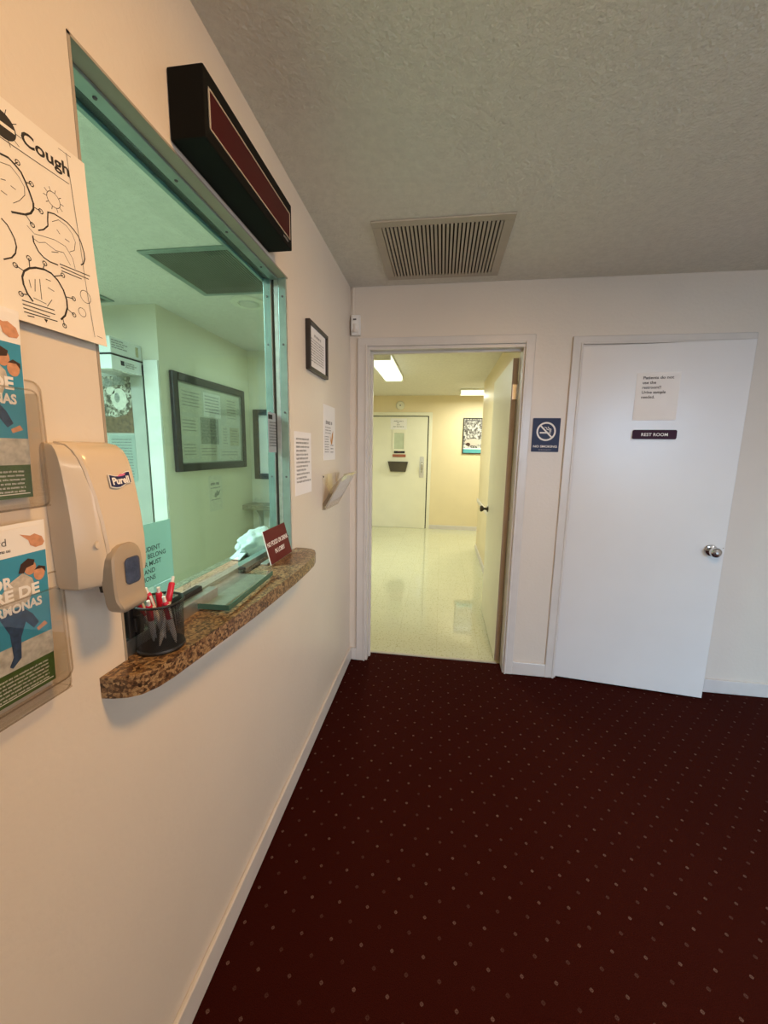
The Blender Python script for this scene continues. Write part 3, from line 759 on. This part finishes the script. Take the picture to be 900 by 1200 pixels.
po = thing('wall_poster', FL(-1.888, 1.63), 'cough poster with black line drawings, left of the window at the top', 'poster')
PW, PH = .216, .281
def pbend(bm):
    for v in bm.verts: v.co.z += .0015 + .012 * max(0, 1 - v.co.y / PH) ** 2
    return bm
b = nbm(); ny = 14
loft(b, [[(-PW, PH * i / ny, -.0003), (0, PH * i / ny, -.0003), (0, PH * i / ny, .0003), (-PW, PH * i / ny, .0003)] for i in range(ny + 1)])
mk('sheet', pbend(b), 'paper_cream', po)
Z = .0006
b = nbm()
flat(b, circ(-.1255, .2475, .0175, 28, .0165), Z)
for k in range(10):
    a = 2 * PI * k / 10; stroke(b, [(-.1255 + .0175 * math.cos(a), .2475 + .0165 * math.sin(a)), (-.1255 + .024 * math.cos(a), .2475 + .023 * math.sin(a))], .0009, Z)
text(b, 'Cough', -.102, .243, .0165, Z, width=.071, bold=.035)
stroke(b, [(-.21, .227), PD['under'][2]], .0011, Z)
for k in ('vline', 'topline', 'botline'): stroke(b, PD[k], .0007, Z)
for k in ('c1', 'c3'): stroke(b, PD[k], .0026, Z)
for k in ('c2', 'c2l', 'c2b', 'c4'): stroke(b, PD[k], .0018, Z)
for k in ('face1', 'c2face', 'c2arm', 'c2arm2'): stroke(b, PD[k], .0007, Z)
for k in ('face1b', 'c2eye', 'hands'):
    p = PD[k]
    for i in range(0, len(p) - 1, 2): stroke(b, p[i:i + 2], .0009, Z)
for k in ('c1k', 'c3k'):
    p = PD[k]
    for i in range(0, len(p) - 1, 2):
        stroke(b, p[i:i + 2], .0013, Z); stroke(b, circ(p[i + 1][0], p[i + 1][1], .0030, 10), .0012, Z, True)
for k in ('sun', 'g1', 'g2'):
    p = PD[k]; r = abs(p[1][0] - p[0][0]) * .95
    stroke(b, circ(p[0][0], p[0][1], r, 14), .0008, Z, True)
    if k == 'sun':
        for i in range(10):
            a = 2 * PI * i / 10; stroke(b, [(p[0][0] + r * 1.05 * math.cos(a), p[0][1] + r * 1.05 * math.sin(a)), (p[0][0] + r * 1.5 * math.cos(a), p[0][1] + r * 1.5 * math.sin(a))], .0008, Z)
for k in ('t1', 't2'):
    p = PD[k]
    for i in range(0, len(p) - 1, 2): stroke(b, p[i:i + 2], .0014, Z)
flat(b, [(-.108, .0125), (-.102, .0125), (-.105, .0075)], Z)
mk('drawing', pbend(b), 'ink', po)
b = nbm(); box(b, -.140, -.110, .2455, .2500, Z + .0001, Z + .0002); mk('logo_strip', pbend(b), 'paper_cream', po)
# ------------------------------------------------------------------ brochure holders and brochures (left edge of the view)
def holder(name, zb, zt, zf, yr, w, dx, label):
    """clear wall holder: back plate with a rounded flange, two side cheeks, floor, front lip panel"""
    t = thing(name, FL(yr, zb), label, 'brochure holder', None)
    h = zt - zb; hf = zf - zb
    b = nbm(); prism(b, rrect(-w, 0, 0, h, .014), -.0002, .0035); mk('back_plate', b, 'acrylic', t)
    b = nbm(); prism(b, [(p[0], p[1]) for p in rrect(-w + .012, -.034, .004, hf, .010)], dx - .002, dx); mk('front_panel', b, 'acrylic', t)
    for x in (-w + .012, -.036): mk('side_cheek', box(nbm(), x, x + .002, .006, hf - .004, .0035, dx - .002), 'acrylic_edge', t)
    b = nbm(); box(b, -w + .012, -.034, .003, .006, .0035, dx); mk('bottom', b, 'acrylic_edge', t)
    for nm, q, z in (('back_rim', rrect(-w, 0, 0, h, .014), .0022), ('front_rim', rrect(-w + .012, -.034, .004, hf, .010), dx - .001)):
        mk(nm, tube(nbm(), [(x, y, z) for x, y in q + q[:1]], .0013, 6, False), 'acrylic_edge', t, smooth=True)
    return t
holder('brochure_holder', 1.372, 1.552, 1.535, -2.004, .17, .036, 'upper clear acrylic brochure holder beside the dispenser')
holder('brochure_holder', 1.088, 1.268, 1.255, -2.004, .17, .036, 'lower clear acrylic brochure holder below the first one')

def brochure(zb, ht, yr, label, lines, variant, tilt):
    """leaflet: white head strip with a pointing hand, blue field, grey wall, grass, white words, a laughing couple riding piggyback"""
    W = .135
    MWB = FL(yr, zb, .010) @ RX(tilt)
    t = thing('brochure', MWB, label, 'brochure')
    b = nbm(); box(b, -W, 0, 0, ht, 0, .0006); mk('sheet', b, 'paper', t)
    z = .0008
    k = ht / .245                       # vertical scale to the leaflet
    def R(name, y0, y1, m, zz=z):
        bm = nbm(); box(bm, -W, 0, y0 * k, y1 * k, .0006, zz); return mk(name, bm, m, t)
    R('blue_field', .082, .207, 'blue'); R('wall_band', .046, .082, 'stone'); R('grass_band', .0, .046, 'green')
    z = .0011
    # hand, top right
    b = nbm(); flat(b, [(-.034, .236), (-.020, .2315), (-.014, .2335), (-.004, .2275), (-.001, .219), (-.004, .2145), (-.014, .2135), (-.021, .218), (-.023, .2255)], z)
    hnd = mk('hand_picture', b, 'skin', t, recalc=False)
    # couple
    for nm, q, zz in (('face_picture', circ(-.024, .186, .0085, 14, .0105), z), ('face_picture', circ(-.012, .174, .0080, 14, .010), z + .0002), ('foot_picture', [(-.022, .094), (-.010, .100), (-.006, .094), (-.020, .089)], z)):
        mk(nm, flat(nbm(), q, zz), 'skin', t, recalc=False)
    f = nbm(); flat(f, [(-.040, .182), (-.036, .194), (-.026, .200), (-.017, .196), (-.019, .189), (-.029, .187), (-.033, .180)], z + .0003); mk('hair_picture', f, 'hair', t, recalc=False); f = nbm(); flat(f, [(-.019, .181), (-.012, .186), (-.003, .182), (-.003, .174), (-.008, .181)], z + .0004); mk('hair_picture', f, 'hair', t, recalc=False)
    f = nbm(); flat(f, [(-.034, .181), (-.052, .172), (-.066, .156), (-.078, .146), (-.060, .138), (-.040, .134), (-.028, .140), (-.020, .160), (-.022, .170)], z); mk('sweater_picture', f, 'shirt', t, recalc=False)
    f = nbm(); flat(f, [(-.070, .130), (-.040, .134), (-.026, .118), (-.018, .102), (-.026, .096), (-.036, .110), (-.044, .090), (-.046, .060), (-.058, .050), (-.062, .054), (-.056, .066), (-.058, .100)], z + .0001); mk('jeans_picture', f, 'jeans', t, recalc=False)
    # words
    f = nbm()
    for s, x, y, hh, w in lines: text(f, s, x, y * k, hh, z + .0006, width=w, align='RIGHT', bold=.06)
    mk('lettering', f, 'paper', t)
    f = nbm(); text(f, 'ard', -.070, .224 * k, .010, z, align='LEFT'); scrawl(f, -.080, .215 * k, .032, .004, z, 4); mk('head_lettering', f, 'ink_grey', t)
    f = nbm()
    for i in range(6): scrawl(f, -.125, (.036 - i * .0055) * k, .115, .0028, z, 40 + i)
    stroke(f, [(-.125, .006 * k), (-.004, .006 * k)], .0012, z)
    mk('small_print', f, 'paper', t)
    return t
LN = [('RE DE', -.014, .147, .0150, .060), ('HORMONAS', -.012, .128, .0120, .084), ('POR', -.050, .166, .0145, .036)]
brochure(1.104, .245, -2.040, 'blue leaflet of a laughing couple in the lower acrylic holder', LN, 0, .045)
brochure(1.388, .245, -2.040, 'blue leaflet of a laughing couple in the upper acrylic holder', LN, 1, .045)
for k, (zb, off) in enumerate(((1.104, .006), (1.388, .006))):
    t = thing('brochure', FL(-2.036, zb + .005, .0055) @ RX(.045), ('spare leaflet behind the blue one in the lower acrylic holder' if k == 0 else 'spare leaflet behind the blue one in the upper acrylic holder'), 'brochure')
    b = nbm(); ny = 8
    loft(b, [[(-.135, .246 * i / ny, .004 * max(0, i / ny - .8)), (0, .246 * i / ny, .004 * max(0, i / ny - .8)), (0, .246 * i / ny, .0015 + .004 * max(0, i / ny - .8)), (-.135, .246 * i / ny, .0015 + .004 * max(0, i / ny - .8))] for i in range(ny + 1)])
    mk('sheet', b, 'paper', t)

# ------------------------------------------------------------------ LED sign
ld = thing('message_sign', FL(-1.662, 2.098), 'black unlit electronic message sign on the wall above the window', 'electronic sign')
SW, SH, SD = .478, .134, .082
b = nbm(); box(b, 0, SW, 0, SH, .001, SD, .003); mk('case', b, 'black_sign', ld)
b = nbm(); box(b, .018, SW - .022, .028, .098, SD - .001, SD + .0012); mk('display', b, 'led', ld)
b = nbm()
for x0, x1, y0, y1 in ((.014, .018, .024, .102), (SW - .022, SW - .018, .024, .102), (.014, SW - .018, .024, .027), (.014, SW - .018, .099, .102)): box(b, x0, x1, y0, y1, SD - .001, SD + .002)
mk('display_trim', b, 'slot', ld)
b = nbm(); box(b, SW - .07, SW - .035, .011, .017, SD - .001, SD + .0012); mk('maker_badge', b, 'ink_grey', ld)

# ------------------------------------------------------------------ things on the window wall beyond the window
t = thing('framed_certificate', FL(-.835, 1.80), 'small black framed certificate on the wall right of the window, above the papers', 'framed certificate')
CW, CH = .275, .205
mk('frame', frame_bm(CW, CH, .015, .022), 'frame_black', t)
b = nbm(); box(b, .014, CW - .014, .014, CH - .014, .001, .010); mk('mount', b, 'paper', t)
b = nbm(); scrawl(b, .09, .155, .10, .012, .0105, 3)
for i in range(9): scrawl(b, .045, .137 - i * .0115, .185, .006, .0105, 50 + i)
mk('lettering', b, 'ink_grey', t)

t = thing('paper_notice', FL(-.985, 1.267), 'white notice of twelve short lines taped beside the window edge', 'notice')
b = nbm(); box(b, 0, .205, 0, .265, -.0002, .0012); mk('sheet', b, 'paper', t)
b = nbm()
for i in range(12): scrawl(b, .018, .232 - i * .0163, (.155, .15, .16, .125, .15, .14, .165, .14, .115, .155, .12, .175)[i], .0092, .0016, 60 + i)
mk('lettering', b, 'ink_grey', t)

t = thing('paper_notice', FL(-.585, 1.405), 'white flyer with a small orange figure, under the framed certificate', 'notice')
b = nbm(); box(b, 0, .215, 0, .279, -.0002, .0012); mk('sheet', b, 'paper', t)
b = nbm(); scrawl(b, .04, .185, .115, .020, .0016, 5)
for i in range(3): scrawl(b, .03, .165 - i * .014, .10, .006, .0016, 80 + i)
for i in range(7): scrawl(b, .02, .118 - i * .013, .075, .006, .0016, 90 + i)
for i in range(3): scrawl(b, .125, .075 - i * .018, .05, .008, .0016, 100 + i)
mk('lettering', b, 'ink_grey', t)
b = nbm(); flat(b, [(.115, .135), (.135, .10), (.150, .135), (.175, .155), (.170, .12), (.155, .085), (.135, .080), (.120, .105)], .0017); mk('orange_figure', b, mat('orange_print', (.55, .24, .05), .6), t, recalc=False)

# clear wall rack with pamphlet
t = thing('pamphlet_rack', FL(-.622, 1.158), 'clear slanted wall rack under the flyer, near the corner', 'rack')
RW = .27
b = nbm(); box(b, 0, RW, .0, .175, -.0002, .0035, .0008); mk('back_plate', b, 'acrylic', t)
b = nbm(); loft(b, [[(0, .0, .018), (0, .003, .015), (0, .180, .117), (0, .178, .120)], [(RW, .0, .018), (RW, .003, .015), (RW, .180, .117), (RW, .178, .120)]]); mk('front_panel', b, 'acrylic', t)
b = nbm(); tube(b, [(0, .179, .118), (RW, .179, .118)], .006, 8); mk('front_lip', b, 'acrylic_edge', t, smooth=True)
for x in (0, RW - .003):
    b = nbm(); prism(b, [(.0035, .0), (.018, .0), (.117, .178), (.085, .150), (.05, .11), (.025, .06), (.0035, .03)], x, x + .003)
    bmesh.ops.transform(b, matrix=Matrix(((0, 0, 1, 0), (0, 1, 0, 0), (1, 0, 0, 0), (0, 0, 0, 1))), verts=b.verts)
    mk('side_cheek', b, 'acrylic_edge', t)
b = nbm(); box(b, 0, RW, -.003, .0, .0008, .018); mk('bottom', b, 'acrylic_edge', t)
b = nbm(); lathe(b, [(0, .0035), (.005, .0035), (.004, .006), (0, .0065)], 10, (.02, .165, 0)); mk('screw', b, 'ink_grey', t)
pm = thing('pamphlet', FL(-.612, 1.166), 'pale pamphlet leaning in the clear slanted wall rack', 'pamphlet')
b = nbm(); loft(b, [[(0, .0, .016), (0, .002, .0135), (0, .172, .1105), (0, .170, .113)], [(.25, .0, .016), (.25, .002, .0135), (.25, .172, .1105), (.25, .170, .113)]]); mk('cover', b, 'paper_cream', pm)

# motion sensor and its cable cover in the corner
t = thing('motion_sensor', FB(.008, 2.157, 0), 'white motion sensor high in the corner above the hall doorway', 'sensor')
b = nbm()
def ssec(y, d, w=.058): return [(0, y, .001), (0, y, d * .55), (.008, y, d * .9), (w / 2, y, d), (w - .008, y, d * .9), (w, y, d * .55), (w, y, .001)]
loft(b, [ssec(.006, .022), ssec(.0, .030), ssec(.035, .046), ssec(.075, .044), ssec(.112, .034), ssec(.118, .024)][1:]); mk('housing', b, 'white', t, smooth=True)
b = nbm(); loft(b, [[(.012 + x * .034, y, .038 + .0095 * math.sin(PI * x)) for x in (0, .25, .5, .75, 1)] for y in (.012, .06)], cap=False, close=False); mk('lens', b, 'trim', t, smooth=True)
b = nbm(); box(b, .020, .038, .082, .090, .03, .0442); mk('indicator', b, 'ink_grey', t)
t = tag(mk('cable_cover', box(nbm(), 0, .014, 0, .160, .0005, .009, .002), 'wall', None, FB(.012, 2.278, 0)), 'thin painted cable cover running from the motion sensor to the ceiling', 'cable cover')

# lobby ceiling vent
def vent(name, mw, W, D, n, bar, label, along='Y', m='slot', fw=.035, lm=None):
    t = thing(name, mw, label, 'ceiling vent')
    b = nbm()
    for x0, x1, y0, y1 in ((0, W, 0, fw), (0, W, D - fw, D), (0, fw, fw, D - fw), (W - fw, W, fw, D - fw)): box(b, x0, x1, y0, y1, -.008, -.0005, .002)
    mk('frame', b, m, t)
    b = nbm(); box(b, fw - .002, W - fw + .002, fw - .002, D - fw + .002, -.002, -.0006); mk('duct_shade_sheet', b, 'gap', t)  # near-black sheet stands in for the shade inside the duct
    b = nbm(); s = (W - 2 * fw) / n
    for i in range(n):
        x = fw + (i + .5) * s
        box(b, x - s * bar / 2, x + s * bar / 2, fw, D - fw, -.010, -.002)
    mk('louvres', b, lm or m, t); return t
vent('ceiling_vent', T(.246, -.68, H), .615, .585, 30, .60, 'tan louvred return vent in the lobby ceiling', fw=.043)
t = vent('ceiling_vent', T(-.975, -.565, H), .61, .585, 36, .42, 'dark square vent grille seen through the reception window, in the office ceiling', m='alu', fw=.035, lm='grille')
t = vent('ceiling_vent', T(-2.25, -.53, H), .585, .585, 40, .38, 'second dark ceiling grille in the office, mostly hidden by the left edge of the window', m='alu', fw=.035, lm='grille')
t = thing('ceiling_speaker', T(-.745, .17, H), 'round flat fixture in the office ceiling beside the vent grille', 'ceiling fixture')
b = nbm(); lathe(b, [(0, -.001), (.120, -.001), (.118, -.010), (.075, -.012), (.072, -.004), (0, -.004)], 36); mk('trim_ring', b, 'lampcase', t, smooth=True)
b = nbm(); lathe(b, [(0, -.005), (.068, -.005), (.060, -.018), (0, -.022)], 30); mk('centre', b, 'mount', t, smooth=True)

# no smoking sign
ns = thing('no_smoking_sign', FB(1.129, 1.466), 'slate blue no smoking sign between the hall doorway and the restroom door', 'sign')
NW, NH = .158, .200
b = nbm(); prism(b, rrect(0, NW, 0, NH, .004), .0008, .004); mk('plate', b, 'signblue', ns)
b = nbm(); cx, cy, R = NW / 2, .121, .056
o = circ(cx, cy, R, 40); i_ = circ(cx, cy, R - .010, 40)
for k in range(40):
    j = (k + 1) % 40; b.faces.new([b.verts.new((p[0], p[1], .0047)) for p in (o[k], o[j], i_[j], i_[k])])
a = math.radians(135); ex, ey = (R - .006) * math.cos(a), (R - .006) * math.sin(a)
stroke(b, [(cx + ex, cy + ey), (cx - ex, cy - ey)], .009, .0048)
mk('prohibition_ring', b, 'paper', ns)
b = nbm()
flat(b, [(cx - .036, cy - .012), (cx + .012, cy - .012), (cx + .012, cy - .003), (cx - .036, cy - .003)], .0045)
for x in (.016, .023): flat(b, [(cx + x, cy - .012), (cx + x + .004, cy - .012), (cx + x + .004, cy - .003), (cx + x, cy - .003)], .0045)
stroke(b, [(cx + .020, cy + .000), (cx + .018, cy + .010), (cx + .004, cy + .012), (cx + .002, cy + .022), (cx - .010, cy + .026)], .004, .0045)
stroke(b, [(cx + .027, cy + .000), (cx + .027, cy + .014), (cx + .014, cy + .018), (cx + .010, cy + .028)], .004, .0045)
mk('cigarette_symbol', b, 'paper', ns)
b = nbm(); text(b, 'NO SMOKING', cx, .026, .013, .0045, width=.138, align='CENTER', bold=.03); mk('lettering', b, 'paper', ns)
b = nbm()
for i in range(10):
    for j in range(2): flat(b, circ(.045 + i * .0075, .010 + j * .004, .0012, 6), .0045)
mk('braille', b, 'paper', ns)

# restroom door signs
t = thing('door_notice', FD(.293, 1.652), 'white paper on the restroom door reading patients do not use the restroom', 'notice')
b = nbm(); n = 8
loft(b, [[(0, .262 * i / n, .0006 + .002 * (1 - i / n) ** 2), (.214, .262 * i / n, .0006 + .003 * (1 - i / n) ** 2), (.214, .262 * i / n, .0012 + .003 * (1 - i / n) ** 2), (0, .262 * i / n, .0012 + .002 * (1 - i / n) ** 2)] for i in range(n + 1)]); mk('sheet', b, 'paper', t)
b = nbm()
for i, (s, w) in enumerate((('Patients do not', .150), ('use the', .066), ('restroom!!', .092), ('Urine sample', .118), ('needed.', .066))): text(b, s, .030, .226 - i * .0262, .0150, .0030, width=w, bold=.03)
mk('lettering', b, 'ink_grey', t)
t = thing('room_sign', FD(.300, 1.547), 'aubergine plastic rest room sign on the restroom door', 'sign')
b = nbm(); prism(b, rrect(0, .220, .0, .052, .008), .0035, .0095); bmesh.ops.bevel(b, geom=[e for e in b.edges if all(v.co.z > .009 for v in e.verts)], offset=.002, segments=2, affect='EDGES'); mk('plate', b, 'maroon', t)
b = nbm(); prism(b, rrect(-.004, .216, -.005, .048, .008), .0006, .0035); mk('backing_plate', b, 'white', t)
b = nbm(); text(b, 'REST ROOM', .110, .0175, .0165, .0098, width=.132, align='CENTER', bold=.02); mk('lettering', b, 'paper', t)

# ------------------------------------------------------------------ inside the office
# sign taped to the inside of the glass
t = thing('glass_notice', FL(-1.862, 1.135, -.0725), 'pale green notice taped inside the glass behind the pens', 'notice')
b = nbm(); box(b, 0, .214, 0, .150, -.0012, 0); mk('sheet', b, 'paper_green', t)
b = nbm()
for i, (s, x) in enumerate((('STUDENT', .172), ('NOT BELONG', .190), ('OR MUST', .172), ('SIGN AND', .150), ('OPTIONS', .150))): text(b, s, x, .086 - i * .0172, .0108, .0006, align='RIGHT', bold=.02)
mk('lettering', b, 'ink', t)
t = tag(mk('paper_slip', box(nbm(), 0, .062, 0, .032, -.001, 0), 'paper', None, FL(-1.715, 1.10, -.076)), 'small white slip under the pale green notice behind the pens', 'paper')
t = thing('glass_notice', FL(-1.098, 1.446, -.058), 'grey-blue notice taped on the glass at its right edge', 'notice')
b = nbm(); box(b, 0, .085, 0, .150, -.001, 0); mk('sheet', b, mat('grey_blue_paper', (.30, .36, .40), .7), t)
b = nbm(); box(b, .004, .04, .125, .142, .0002, .0005)
for i in range(9): scrawl(b, .012, .112 - i * .011, .06, .005, .0005, 120 + i)
mk('lettering', b, 'ink', t)
# big framed collage
bp = thing('framed_collage', FL(.222, 1.268, -1.42), 'large black framed collage of documents on the office wall', 'picture')
BW, BH = 1.075, .75
mk('frame', frame_bm(BW, BH, .062, .032, .006), 'frame_black', bp)
mk('inner_edge', frame_bm(BW - .10, BH - .10, .02, .020, .002), 'docdark', bp, T(.05, .05, 0))
b = nbm(); box(b, .06, BW - .06, .06, BH - .06, .001, .010); mk('mount', b, 'mount', bp)
docs = [(.10, .46, .27, .19, 'doc'), (.40, .45, .26, .20, 'paper'), (.75, .40, .20, .25, 'doc'), (.34, .22, .27, .22, 'docdark'), (.66, .19, .12, .20, 'doc'), (.80, .21, .17, .17, 'brownpale'), (.09, .10, .20, .14, 'doc'), (.32, .08, .26, .13, 'doc'), (.09, .28, .22, .15, 'doc'), (.62, .08, .33, .10, 'doc')]
M_['brownpale'] = mat('tan_document_print', (.52, .47, .30), .6, var=.2, vscale=50)
for i, (x, y, w, h, m) in enumerate(docs):
    b = nbm(); box(b, x, x + w, y, y + h, .010, .0112 + i * .0001); d = mk('document', b, m, bp)
    b = nbm()
    for k in range(int(h / .028) - 1): scrawl(b, x + .02, y + h - .032 - k * .026, w - .05, .010, .0124 + i * .0001, 200 + 9 * i + k)
    mk('print', b, 'ink_grey', d)
b = nbm(); box(b, .06, BW - .06, .06, BH - .06, .0145, .016); mk('glazing', b, glass('picture_glass', (.95, .96, .95), 1.5), bp)
# flyer below
t = thing('office_flyer', FL(.648, .892, -1.42), 'small pale flyer on the office wall below the framed collage', 'flyer')
b = nbm(); box(b, 0, .215, 0, .32, -.0002, .0015); mk('sheet', b, 'doc', t)
for nm, q in (('heading', (.035, .235, .14, .026, .002, 7)), ('subheading', (.03, .205, .15, .010, .002, 8)), ('caption', (.03, .10, .15, .010, .002, 9))): mk(nm, scrawl(nbm(), *q), 'ink_grey', t)
b = nbm(); flat(b, [(.08, .13), (.10, .12), (.15, .14), (.185, .185), (.165, .18), (.15, .165), (.13, .185), (.11, .165), (.09, .16)], .0022); mk('dark_figure', b, 'docdark', t, recalc=False)
# far frame
t = thing('framed_board', FB(-1.372, 1.135, 1.45), 'black framed white board on the far office wall', 'framed board')
mk('frame', frame_bm(.42, .72, .058, .03, .004), 'frame_black', t)
b = nbm(); box(b, .05, .37, .05, .67, .001, .012); mk('board', b, 'paper', t)
# far shelf with brackets and papers
t = thing('wall_shelf', T(-1.418, 1.22, .83), 'olive speckled shelf on the far office wall under the framed board', 'shelf')
b = nbm(); box(b, 0, .60, 0, .228, 0, .048, .003); mk('slab', b, 'granite2', t)
for x in (.10, .31):
    b = nbm(); prism(b, [(.224, -.001), (.05, -.001), (.15, -.10), (.19, -.26), (.224, -.26)], x, x + .02)
    bmesh.ops.transform(b, matrix=Matrix(((0, 0, 1, 0), (1, 0, 0, 0), (0, 1, 0, 0), (0, 0, 0, 1))), verts=b.verts)
    mk('bracket', b, 'greydoor', t)
t = tag(mk('hanging_papers', prism(nbm(), [(0, 0), (.16, -.01), (.18, .20), (.02, .205)], .001, .004), 'paper', None, FB(-1.245, .615, 1.445)), 'white papers hanging under the far office shelf', 'paper')
# crumpled bag on the office counter
bm = nbm(); bmesh.ops.create_icosphere(bm, subdivisions=4, radius=1)
for v in bm.verts:
    n = v.co.normalized(); k = 1 + .10 * math.sin(7 * n.x + 3 * n.y) * math.cos(5 * n.z + 4 * n.y) + .06 * math.sin(13 * n.y + 9 * n.z) * math.sin(11 * n.x)
    v.co = Vector((n.x * .060 * k, n.y * .135 * k, max(n.z * .062 * k, -.030)))
t = thing('plastic_bag', T(-.175, -.985, 1.061), 'crumpled white plastic bag on the office counter behind the red sign', 'bag')
mk('bag', bm, 'bag', t, smooth=True, ang=60)
b = nbm(); loft(b, [[(-.02, -.10, .0), (.02, -.10, .0), (.02, -.10, .004), (-.02, -.10, .004)], [(-.03, -.17, -.026), (.015, -.175, -.026), (.015, -.175, -.022), (-.03, -.17, -.022)]]); mk('handle', b, 'bag', t)

# office door with poster, cartons above
od = sempty('door_4', FB(-1.985, .005, .13))
b = nbm(); box(b, 0, .44, 0, 2.03, .0005, .022, .002); mk('leaf', b, 'greydoor', od)
b = nbm(); box(b, .44, .452, 0, 2.03, .0005, .010); mk('door_gap', b, 'gap', od)
b = nbm(); box(b, .452, .563, 0, 2.06, .0005, .02, .004); mk('casing', b, mat('bright_white_casing', (.80, .80, .74), .4), od)
t = thing('photo_poster', FB(-1.865, 1.555, .107), 'sepia photo poster on the grey office door, under the white cartons', 'poster')
b = nbm(); box(b, 0, .225, .0, .40, .0005, .0015); mk('print', b, 'photo1', t)
b = nbm(); flat(b, [(0, .0), (.225, .0), (.225, .19), (.17, .13), (.08, .11), (0, .12)], .0018); flat(b, [(.0, .02), (.21, .03), (.21, .05), (.0, .045)], .0021); mk('brown_ground', b, 'brownprint', t, recalc=False)
b = nbm(); flat(b, circ(.125, .24, .062, 22, .075), .0022); mk('pale_figure', b, 'doc', t, recalc=False)
b = nbm(); flat(b, circ(.06, .30, .035, 16, .03), .0022); mk('pale_patch', b, 'doc', t, recalc=False)
b = nbm(); flat(b, circ(.11, .25, .022, 14, .035), .0026); mk('dark_figure', b, 'docdark', t, recalc=False)
b = nbm(); flat(b, [(.0, .36), (.04, .39), (.09, .36), (.07, .33), (.02, .32)], .0026); mk('dark_patch', b, 'docdark', t, recalc=False)
b = nbm(); flat(b, [(.09, .34), (.18, .34), (.18, .39), (.09, .40)], .0024); mk('dark_patch', b, 'docdark', t, recalc=False)
t = thing('door_paper', FB(-1.85, 1.20, .107), 'pale typed sheet on the grey office door, under the photo poster', 'notice')
b = nbm(); box(b, 0, .21, 0, .345, .0005, .0015); mk('sheet', b, 'paper_green', t)
b = nbm()
for i in range(14): scrawl(b, .02, .305 - i * .021, .165, .007, .002, 300 + i)
mk('lettering', b, 'ink_grey', t)
t = thing('carton', T(-1.72, -.145, 2.055), 'upper white printed carton above the grey office door', 'carton')
b = nbm(); box(b, 0, .17, 0, .270, .002, .105, .003); mk('box', b, 'carton', t)
b = nbm(); box(b, .1702, .1707, .215, .240, .02, .085); mk('tan_label', b, 'brownpale', t)
b = nbm()
for i in range(4): scrawl(b, .012, .082 - i * .015, .10 + .03 * (i % 2), .009, .0003, 400 + i)
mk('lettering', b, 'ink_grey', t, axes((0, 1, 0), (0, 0, 1), (1, 0, 0), (.1702, 0, 0)))
t = thing('carton', T(-1.72, -.150, 1.956), 'lower white printed carton above the grey office door', 'carton')
b = nbm(); box(b, 0, .175, 0, .277, 0, .089, .003); mk('box', b, 'carton', t)
b = nbm(); box(b, .1752, .1757, .075, .105, .035, .065); mk('black_label', b, 'ink', t)
b = nbm()
for i in range(3): scrawl(b, .115, .054 - i * .013, .075 + .02 * (i % 2), .010, .0003, 420 + i)
mk('lettering', b, 'ink_grey', t, axes((0, 1, 0), (0, 0, 1), (1, 0, 0), (.1752, 0, 0)))
b = nbm(); box(b, -.002, .177, -.002, .277, .0905, .0975); mk('strap', b, 'ink', t)
t = thing('wall_bracket', T(-1.72, -.10, 1.95), 'small wall bracket carrying the white cartons above the office door', 'bracket')
b = nbm(); box(b, .01, .16, -.03, .228, 0, .006); box(b, .01, .16, .222, .228, -.06, .0); mk('arm', b, 'steel', t)

# ------------------------------------------------------------------ lights
def area(name, loc, tgt, sx, sy, e, col):
    l = bpy.data.lights.new(name, 'AREA'); l.shape = 'RECTANGLE'; l.size = sx; l.size_y = sy; l.energy = e; l.color = col
    o = bpy.data.objects.new(name, l); C.objects.link(o); o.location = loc
    o.rotation_euler = (Vector(tgt) - Vector(loc)).to_track_quat('-Z', 'Y').to_euler(); return o
area('lobby_lamp', (1.15, -1.95, 2.42), (.75, -1.90, .0), .30, .30, 15.8, (1., .54, .18))
area('lobby_fill_rear', (2.3, -3.6, 2.42), (2.0, -3.3, 0), .6, .6, 11, (1., .84, .66))  # unseen fill added to lift the left wall and ceiling
area('shopfront_daylight', (2.5, -9.0, 2.6), (2.1, 0, 1.0), 3.0, 2.0, 335, (.38, .67, 1.))
area('side_fill', (7.5, -5.6, 1.9), (0, -.9, 1.2), 1.8, 2.0, 170, (.80, .90, 1.))  # unseen fill added outside the opening to brighten the far left wall
area('hall_lamp_near', (-.07, 2.15, 2.345), (-.07, 2.15, 0), .2, 1.2, 21, (.93, 1., .87))
area('hall_lamp_far', (1.45, 4.1, 2.345), (1.45, 4.1, 0), 1.2, .2, 19, (1., 1., .82))
area('office_lamp', (-1.5, -1.7, 2.40), (-1.5, -1.7, 0), 1.2, .6, 58, (1., .98, .90))
area('office_lamp_far', (-.75, .95, 2.40), (-.75, .95, 0), .5, .5, 2.4, (1., .98, .80))
w = bpy.data.worlds.new('world'); sc.world = w; w.use_nodes = True
w.node_tree.nodes['Background'].inputs['Color'].default_value = (.95, .97, 1, 1); w.node_tree.nodes['Background'].inputs['Strength'].default_value = 1.7
sc.view_settings.view_transform = 'Standard'; sc.view_settings.look = 'None'; sc.view_settings.exposure = 0.75; sc.view_settings.gamma = 1
sc.view_settings.use_curve_mapping = False
sc.cycles.max_bounces = 8; sc.cycles.transparent_max_bounces = 16; sc.cycles.sample_clamp_indirect = 4
